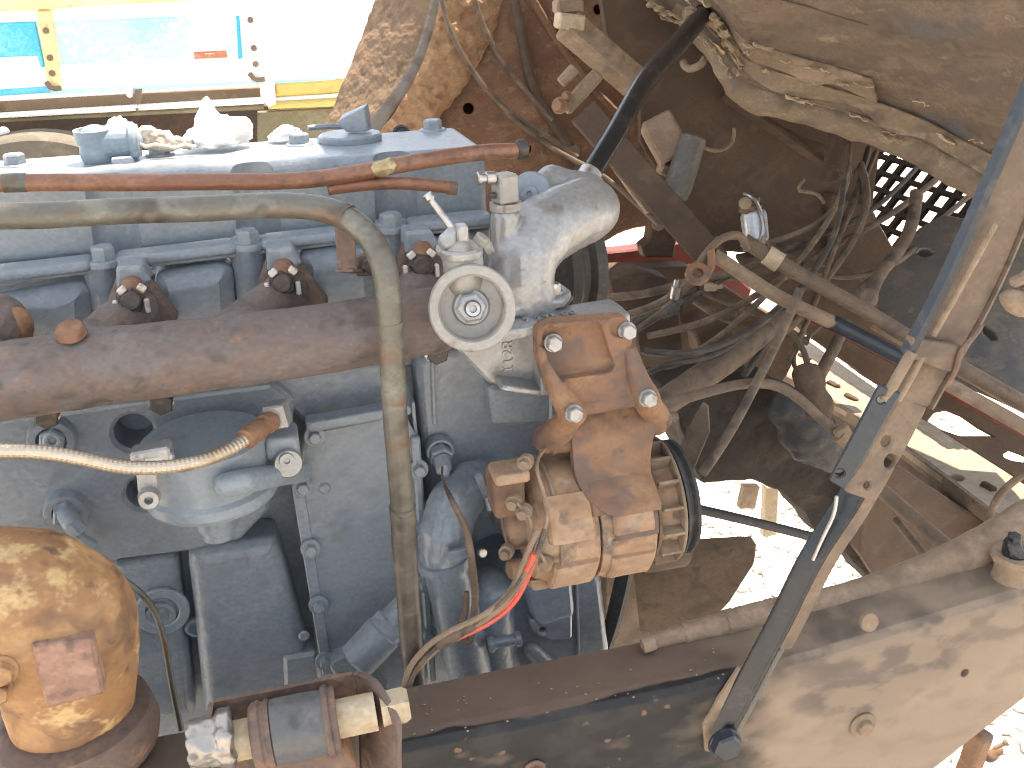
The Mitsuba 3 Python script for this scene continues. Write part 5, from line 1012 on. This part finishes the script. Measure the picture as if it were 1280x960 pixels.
single('ribbed_hose', rough(tube([P(*q) for q in ((1058, 400, .40), (1046, 428, .38), (1028, 462, .34), (1012, 498, .31), (1008, 520, .30))], [.0095, .0095, .010, .0115, .0125], 16, .004), .0016, .008, 4), 'loom_dust', 'short dark hose dropping in front of the sunlit beam', 'hose', smooth=True)
single('ribbed_hose', tube([P(*q) for q in ((1146, 240, .50), (1138, 285, .46), (1118, 320, .42), (1096, 350, .38), (1086, 374, .35)) ], .0105, 14, .008, wob=.04), 'loom_dust', 'dark hose running down to the grommet in front of the grey panel', 'hose')
single('brake_cable', tube([P(*q) for q in ((1300, 580, .02), (1262, 606, .04), (1244, 628, .05), (1236, 652, .05), (1228, 690, .04))], .0052, 10, .008), 'loom_dust', 'grey cable hanging in front of the sunlit beam at the right edge', 'cable')
single('brake_cable', tube([P(*q) for q in ((1032, 400, .44), (1008, 424, .42), (992, 448, .40), (996, 462, .40), (1004, 466, .40))], .0038, 8, .006), 'loom_dust', 'thin curved wire left of the short dark hose', 'wire')
W_ = [
 ((1062, 150, .62), (1052, 240, .52), (1010, 312, .46), (960, 366, .40), (900, 420, .36), (846, 446, .34), (800, 444, .36)),
 ((1056, 160, .62), (1046, 250, .50), (990, 332, .42), (930, 388, .36), (860, 428, .34), (805, 446, .34)),
 ((1150, 205, .66), (1090, 262, .56), (1030, 292, .50), (940, 330, .46), (860, 372, .46), (790, 404, .46)),
 ((1170, 225, .64), (1100, 276, .55), (1020, 320, .48), (950, 366, .42), (880, 402, .40), (810, 420, .44)),
 ((1190, 246, .62), (1130, 286, .52), (1070, 330, .46), (1000, 372, .42), (920, 412, .38), (850, 430, .38), (790, 426, .42)),
 ((960, 304, .50), (985, 296, .50), (1020, 280, .50), (1050, 250, .52), (1062, 210, .56)),
 ((958, 300, .52), (980, 290, .52), (1014, 262, .52), (1044, 238, .53)),
 ((1095, 190, .64), (1070, 250, .54), (1036, 330, .44), (1010, 400, .40), (985, 450, .38)),
 ((1086, 185, .64), (1062, 262, .52), (1022, 332, .44), (975, 404, .38), (930, 470, .34)),
 ((770, 346, .60), (830, 352, .58), (900, 358, .54), (950, 380, .48), (1000, 408, .44)),
 ((760, 372, .58), (820, 364, .56), (870, 350, .54), (930, 344, .50), (985, 336, .48)),
 ((776, 396, .50), (830, 376, .48), (872, 350, .46), (905, 344, .46), (960, 350, .46), (1015, 330, .46)),
 ((790, 414, .46), (840, 380, .46), (866, 356, .48), (890, 352, .50)),
 ((806, 438, .32), (850, 442, .30), (905, 430, .30), (950, 405, .34), (1000, 378, .36)),
 ((868, 376, .48), (910, 400, .44), (960, 410, .42), (1010, 428, .40)),
 ((880, 366, .50), (930, 386, .46), (970, 402, .42), (1000, 430, .38), (1012, 470, .34)),
 ((1200, 262, .56), (1140, 300, .48), (1092, 320, .46), (1040, 352, .44), (1005, 372, .42)),
 ((1218, 240, .60), (1160, 292, .50), (1100, 338, .44), (1050, 346, .46), (1000, 330, .50)),
 ((800, 470, .34), (840, 455, .30), (880, 448, .30), (930, 420, .32), (985, 376, .36), (1040, 300, .42), (1056, 220, .50)),
 ((770, 380, .52), (812, 392, .48), (860, 404, .44), (910, 388, .42), (960, 352, .44), (1010, 300, .48), (1040, 262, .52)),
 ((786, 366, .62), (826, 384, .58), (880, 384, .52), (926, 366, .50), (966, 340, .50)),
 ((890, 300, .60), (930, 296, .56), (964, 306, .54), (988, 322, .52), (1040, 330, .50)),
 ((820, 452, .36), (870, 420, .38), (920, 372, .42), (962, 330, .46), (1000, 276, .52), (1030, 236, .56)),
 ((1075, 205, .60), (1082, 260, .52), (1060, 310, .48), (1030, 352, .44), (1000, 395, .41), (960, 428, .37)),
]
rr = random.Random(4)
W_ = [w for k, w in enumerate(W_) if k not in (1, 4, 6, 9, 16, 19, 20, 22)]
for k, pts in enumerate(W_):
    single('loom_cable', tube([P(*q) for q in pts], .0042 + .0032 * rr.random(), 9, .010, wob=.06, seed=k), ('loom_dust', 'loom_dark', 'loom_dust', 'arm_dust')[k % 4], ('dusty brown cable of the tangled wiring loom in front of the brown panel', 'near black cable in the tangled wiring loom in front of the brown panel', 'dusty brown cable of the tangled wiring loom in front of the brown panel', 'paler tan brown cable in the tangled wiring loom in front of the brown panel')[k % 4], 'cable', group='cables of the tangled wiring loom')
for lab, x, y, Y, u_, m in (('small dark connector on the wiring tangle', 832, 392, .42, (.6, -.2, .5), 'loom_dark'), ('bright bare terminal standing in the wiring tangle', 843, 374, .46, (.05, -.1, 1), 'bare_steel'), ('pale flat tab in the wiring tangle', 878, 358, .46, (1, 0, -.1), 'cream_metal')):
    k = thing('connector', lab, 'connector'); part(k, 'body', lathe(P(x, y, Y), unit(u_), [(0, .006), (.002, .008), (.022, .008), (.024, .005), (.034, .004)], 12), m); part(k, 'collar', lathe(P(x, y, Y), -unit(u_), [(0, .0055), (.008, .0055)], 10), 'loom_dark')

# ---- bits against the bright ground at the lower right
single('rusty_stub', rough(refined(bar(P(1228, 914, -.08), P(1200, 990, -.08), .028, .024, unit([.3, -1, .2]), .004), .006), .0014, .015, 4), 'bracket_rust', 'rusty stub of steel against the bright ground at the bottom right', 'bar', smooth=40)
k = thing('loose_clamp', 'small rusty clamp with a screw beside the rusty stub', 'clamp')
part(k, 'block', rough(blob([[(P(1238, 946, -.06), .008), (P(1248, 938, -.06), .007)]], .003, 3), .0014, .006, 4), 'bracket_rust', 45); part(k, 'screw', lathe(P(1242, 936, -.065), unit([.7, -.2, .5]), [(0, .003), (.016, .003), (.017, .005), (.021, .005)], 10), 'dust_pale')

# ================================================================= ground and the truck in the background
g_ = np.array([[-60, -25, 0], [80, -25, 0], [80, 120, 0], [-60, 120, 0]], float)
struct('ground', trimesh.Trimesh(g_, [[0, 1, 2], [0, 2, 3]], process=False), 'gravel_ground')
rs_ = np.random.RandomState(7); st = []
ico = [trimesh.creation.icosphere(1, 1.0) for _ in range(4)]
for k, s in enumerate(ico): s.vertices *= 1 + .5 * (meshkit.fbm(s.vertices * 1.3 + k * 5, 2, k)[:, None] - .5)
V_, F_, base = [], [], 0
for k in range(9500):
    x, y = rs_.uniform(.85, 2.5), rs_.uniform(.1, 2.9)
    if k > 8800: x, y = rs_.uniform(1.0, 4.5), rs_.uniform(2.5, 6)
    s = ico[k % 4]; r = rs_.uniform(.010, .022) if rs_.rand() < .9 else rs_.uniform(.02, .030); a = rs_.uniform(0, 6.28)
    R_ = np.array([[math.cos(a), -math.sin(a), 0], [math.sin(a), math.cos(a), 0], [0, 0, 1]])
    V_.append((s.vertices * (r, r * rs_.uniform(.6, 1), r * rs_.uniform(.45, .8))) @ R_.T + (x, y, r * .25)); F_.append(s.faces + base); base += len(s.vertices)
scene['gravel'] = mikit.ply(trimesh.Trimesh(np.vstack(V_), np.vstack(F_), process=False), 'gravel_stone', smooth=True)
labels['gravel'] = {'kind': 'stuff', 'label': 'pale gravel stones in bright sun', 'category': 'gravel'}

# ---- tree added outside the frame to keep the sun off the engine's near side
SUN = unit([.33, .20, 1.0])
tree = thing('added_shade_tree', 'leafy tree added outside the view to shade the near side of the engine', 'tree')
lim = [np.array(q) for q in ((4.6, -2.6, 0), (4.5, -2.5, 2.2), (4.1, -2.0, 4.0), (3.0, -.9, 5.2), (1.9, .1, 5.55), (1.4, .4, 5.6))]
part(tree, 'trunk', tube(lim[:3], [.20, .16, .12], 12, .1), 'bay_brown', True)
part(tree, 'limb', tube(lim[2:], [.11, .07, .04, .012], 10, .1), 'bay_brown', True)
rt_ = np.random.RandomState(5); LV, LF = [], []
def leaf(c, s):
    n = rt_.normal(size=3) * (.55, .55, .35) + SUN; n /= np.linalg.norm(n); a = np.cross(n, rt_.normal(size=3)); a /= np.linalg.norm(a); b_ = np.cross(n, a); k = len(LV)
    LV.extend([c - a * s, c + b_ * s * .45, c + a * s, c - b_ * s * .45]); LF.extend([(k, k + 1, k + 2), (k, k + 2, k + 3)])
for k in range(5800):
    g = np.array([rt_.uniform(-.32, 1.15), rt_.uniform(-1.05, .01), 1.30])      # the ground this crown keeps in shade, lifted along the sun's rays
    if rt_.rand() < (.62 if g[0] < -.14 else .35 if g[0] < .02 else 0): continue
    t = rt_.uniform(3.7, 4.7); leaf(g + np.array([.33, .20, 1.0]) * t, rt_.uniform(.035, .065))
for k in range(2600):
    t = rt_.rand(); c = lim[2] * (1 - t) + lim[3] * t + rt_.normal(size=3) * (.5, .5, .3) + (.5, -.5, .3); leaf(c, rt_.uniform(.05, .08))
part(tree, 'crown', trimesh.Trimesh(np.array(LV), LF, process=False), 'leaf_green', False, kind='stuff')

YT = 3.55
tr = thing('background_truck', 'blue, white and cream side of another truck parked behind the engine', 'truck')
def tp_(nm, pix, dy, t, m, par=tr, b=.004, **kw): return part(par, nm, plateY(pix, YT + dy, t, b), m, **kw)
side = tp_('bed_side', [(-260, 28), (330, -8), (560, -30), (560, 92), (420, 102), (-260, 142)], 0, .05, 'truck_white')
tp_('side_panel', [(-200, 36), (44, 27), (56, 84), (51, 84), (46, 70), (-200, 80)], -.012, .012, 'truck_blue', label='saturated blue side panel at the left edge')
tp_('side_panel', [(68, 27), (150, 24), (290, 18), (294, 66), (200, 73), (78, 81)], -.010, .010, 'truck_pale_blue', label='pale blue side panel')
tp_('side_panel', [(295, 20), (299, 20), (303, 73), (298, 74)], -.012, .012, 'truck_blue', label='narrow blue stripe')
tp_('bottom_trim', [(-240, 128), (62, 108), (62, 116), (-240, 136)], -.014, .02, 'truck_blue')
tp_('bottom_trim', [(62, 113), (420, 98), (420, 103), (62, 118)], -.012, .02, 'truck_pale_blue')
for q in ([(46, 14), (62, 13), (76, 109), (60, 111)], [(302, 0), (318, -2), (330, 98), (314, 100)]):
    p_ = tp_('post', q, -.035, .045, 'truck_cream' if q[0][0] < 100 else 'truck_white', b=.006)
    for f in (.25, .6, .8):
        x = q[0][0] + 8 + (q[3][0] - q[0][0]) * f; y = q[0][1] + (q[3][1] - q[0][1]) * f
        c = P(x, y, YT - .036); part(p_, 'bolt', disc(c, -YA, .012, .006), 'truck_chassis')
    part(p_, 'foot_hook', tube([P(q[3][0] - 2, q[3][1] - 8, YT - .05), P(q[3][0] + 4, q[3][1] - 1, YT - .06), P(q[3][0] + 16, q[3][1] - 1, YT - .05)], .010, 8, .02), 'truck_chassis')
tp_('top_rail', [(-260, 12), (340, -22), (560, -40), (560, -26), (340, -6), (-260, 30)], -.05, .06, 'truck_cream', b=.008)
tp_('reflector_plate', [(242, 65), (283, 63), (284, 72), (243, 74)], -.016, .012, 'reflector')
tp_('reflector_plate', [(256, 66.5), (268, 66), (268, 68), (256, 68.5)], -.018, .012, 'truck_white')
tp_('subframe_beam', [(-260, 136), (430, 104), (430, 122), (-260, 156)], .10, .10, 'truck_chassis')
lr = tp_('side_guard', [(-260, 158), (0, 143), (330, 123), (330, 130), (0, 148), (-260, 164)], -.02, .06, 'truck_white', b=.006)
tp_('side_guard', [(-260, 164.5), (0, 148.5), (330, 130.5), (330, 137), (0, 153), (-260, 170)], .0, .05, 'truck_olive', b=.006)
tp_('under_body', [(-260, 165), (330, 132), (430, 130), (430, 230), (-260, 260)], .35, .3, 'truck_dark')
tp_('hinge', [(157, 111), (166, 110), (166, 121), (162, 123), (158, 120)], -.03, .03, 'truck_white')
tp_('latch', [(168, 113), (177, 112), (176, 128), (172, 132), (168, 126)], -.045, .03, 'truck_chassis')
tp_('latch', [(169, 136), (173, 136), (171.5, 143)], -.05, .02, 'truck_chassis')
tp_('bumper_bar', [(344, 104), (470, 96), (470, 113), (344, 121)], -.02, .10, 'truck_yellow', b=.010)
tp_('bumper_bar', [(342, 121.5), (470, 113.5), (470, 120), (345, 127.5)], .0, .08, 'truck_white', b=.004)
tp_('bumper_bar', [(342, 128), (470, 120), (470, 131), (336, 137)], -.02, .10, 'truck_yellow', b=.010)
tp_('bumper_post', [(325, 104), (343, 102), (345, 130), (337, 134), (327, 126)], -.05, .08, 'truck_white', b=.006)
tp_('lower_panel', [(322, 140), (450, 133), (450, 175), (322, 182)], .05, .05, 'truck_olive')
wh = np.array([*P(30, 170, 3.30)]); wc = np.array([wh[0], 3.30, wh[2] - .52])
tw = part(tr, 'wheel', lathe(wc, -YA, [(-.22, .30), (-.22, .49), (-.19, .52), (0, .52), (.025, .505), (.03, .47), (.028, .42), (.022, .34), (.0, .29)], 72), 'tyre')
part(tw, 'rim', lathe(wc, -YA, [(-.05, .29), (.015, .29), (.02, .275), (-.06, .22), (-.06, .0)], 48), 'truck_chassis')
part(tr, 'side_lamp', lathe(P(5, 165, YT - .05), -YA, [(0, .022), (.02, .022), (.028, .015), (.03, 0)], 20), 'white_plastic')
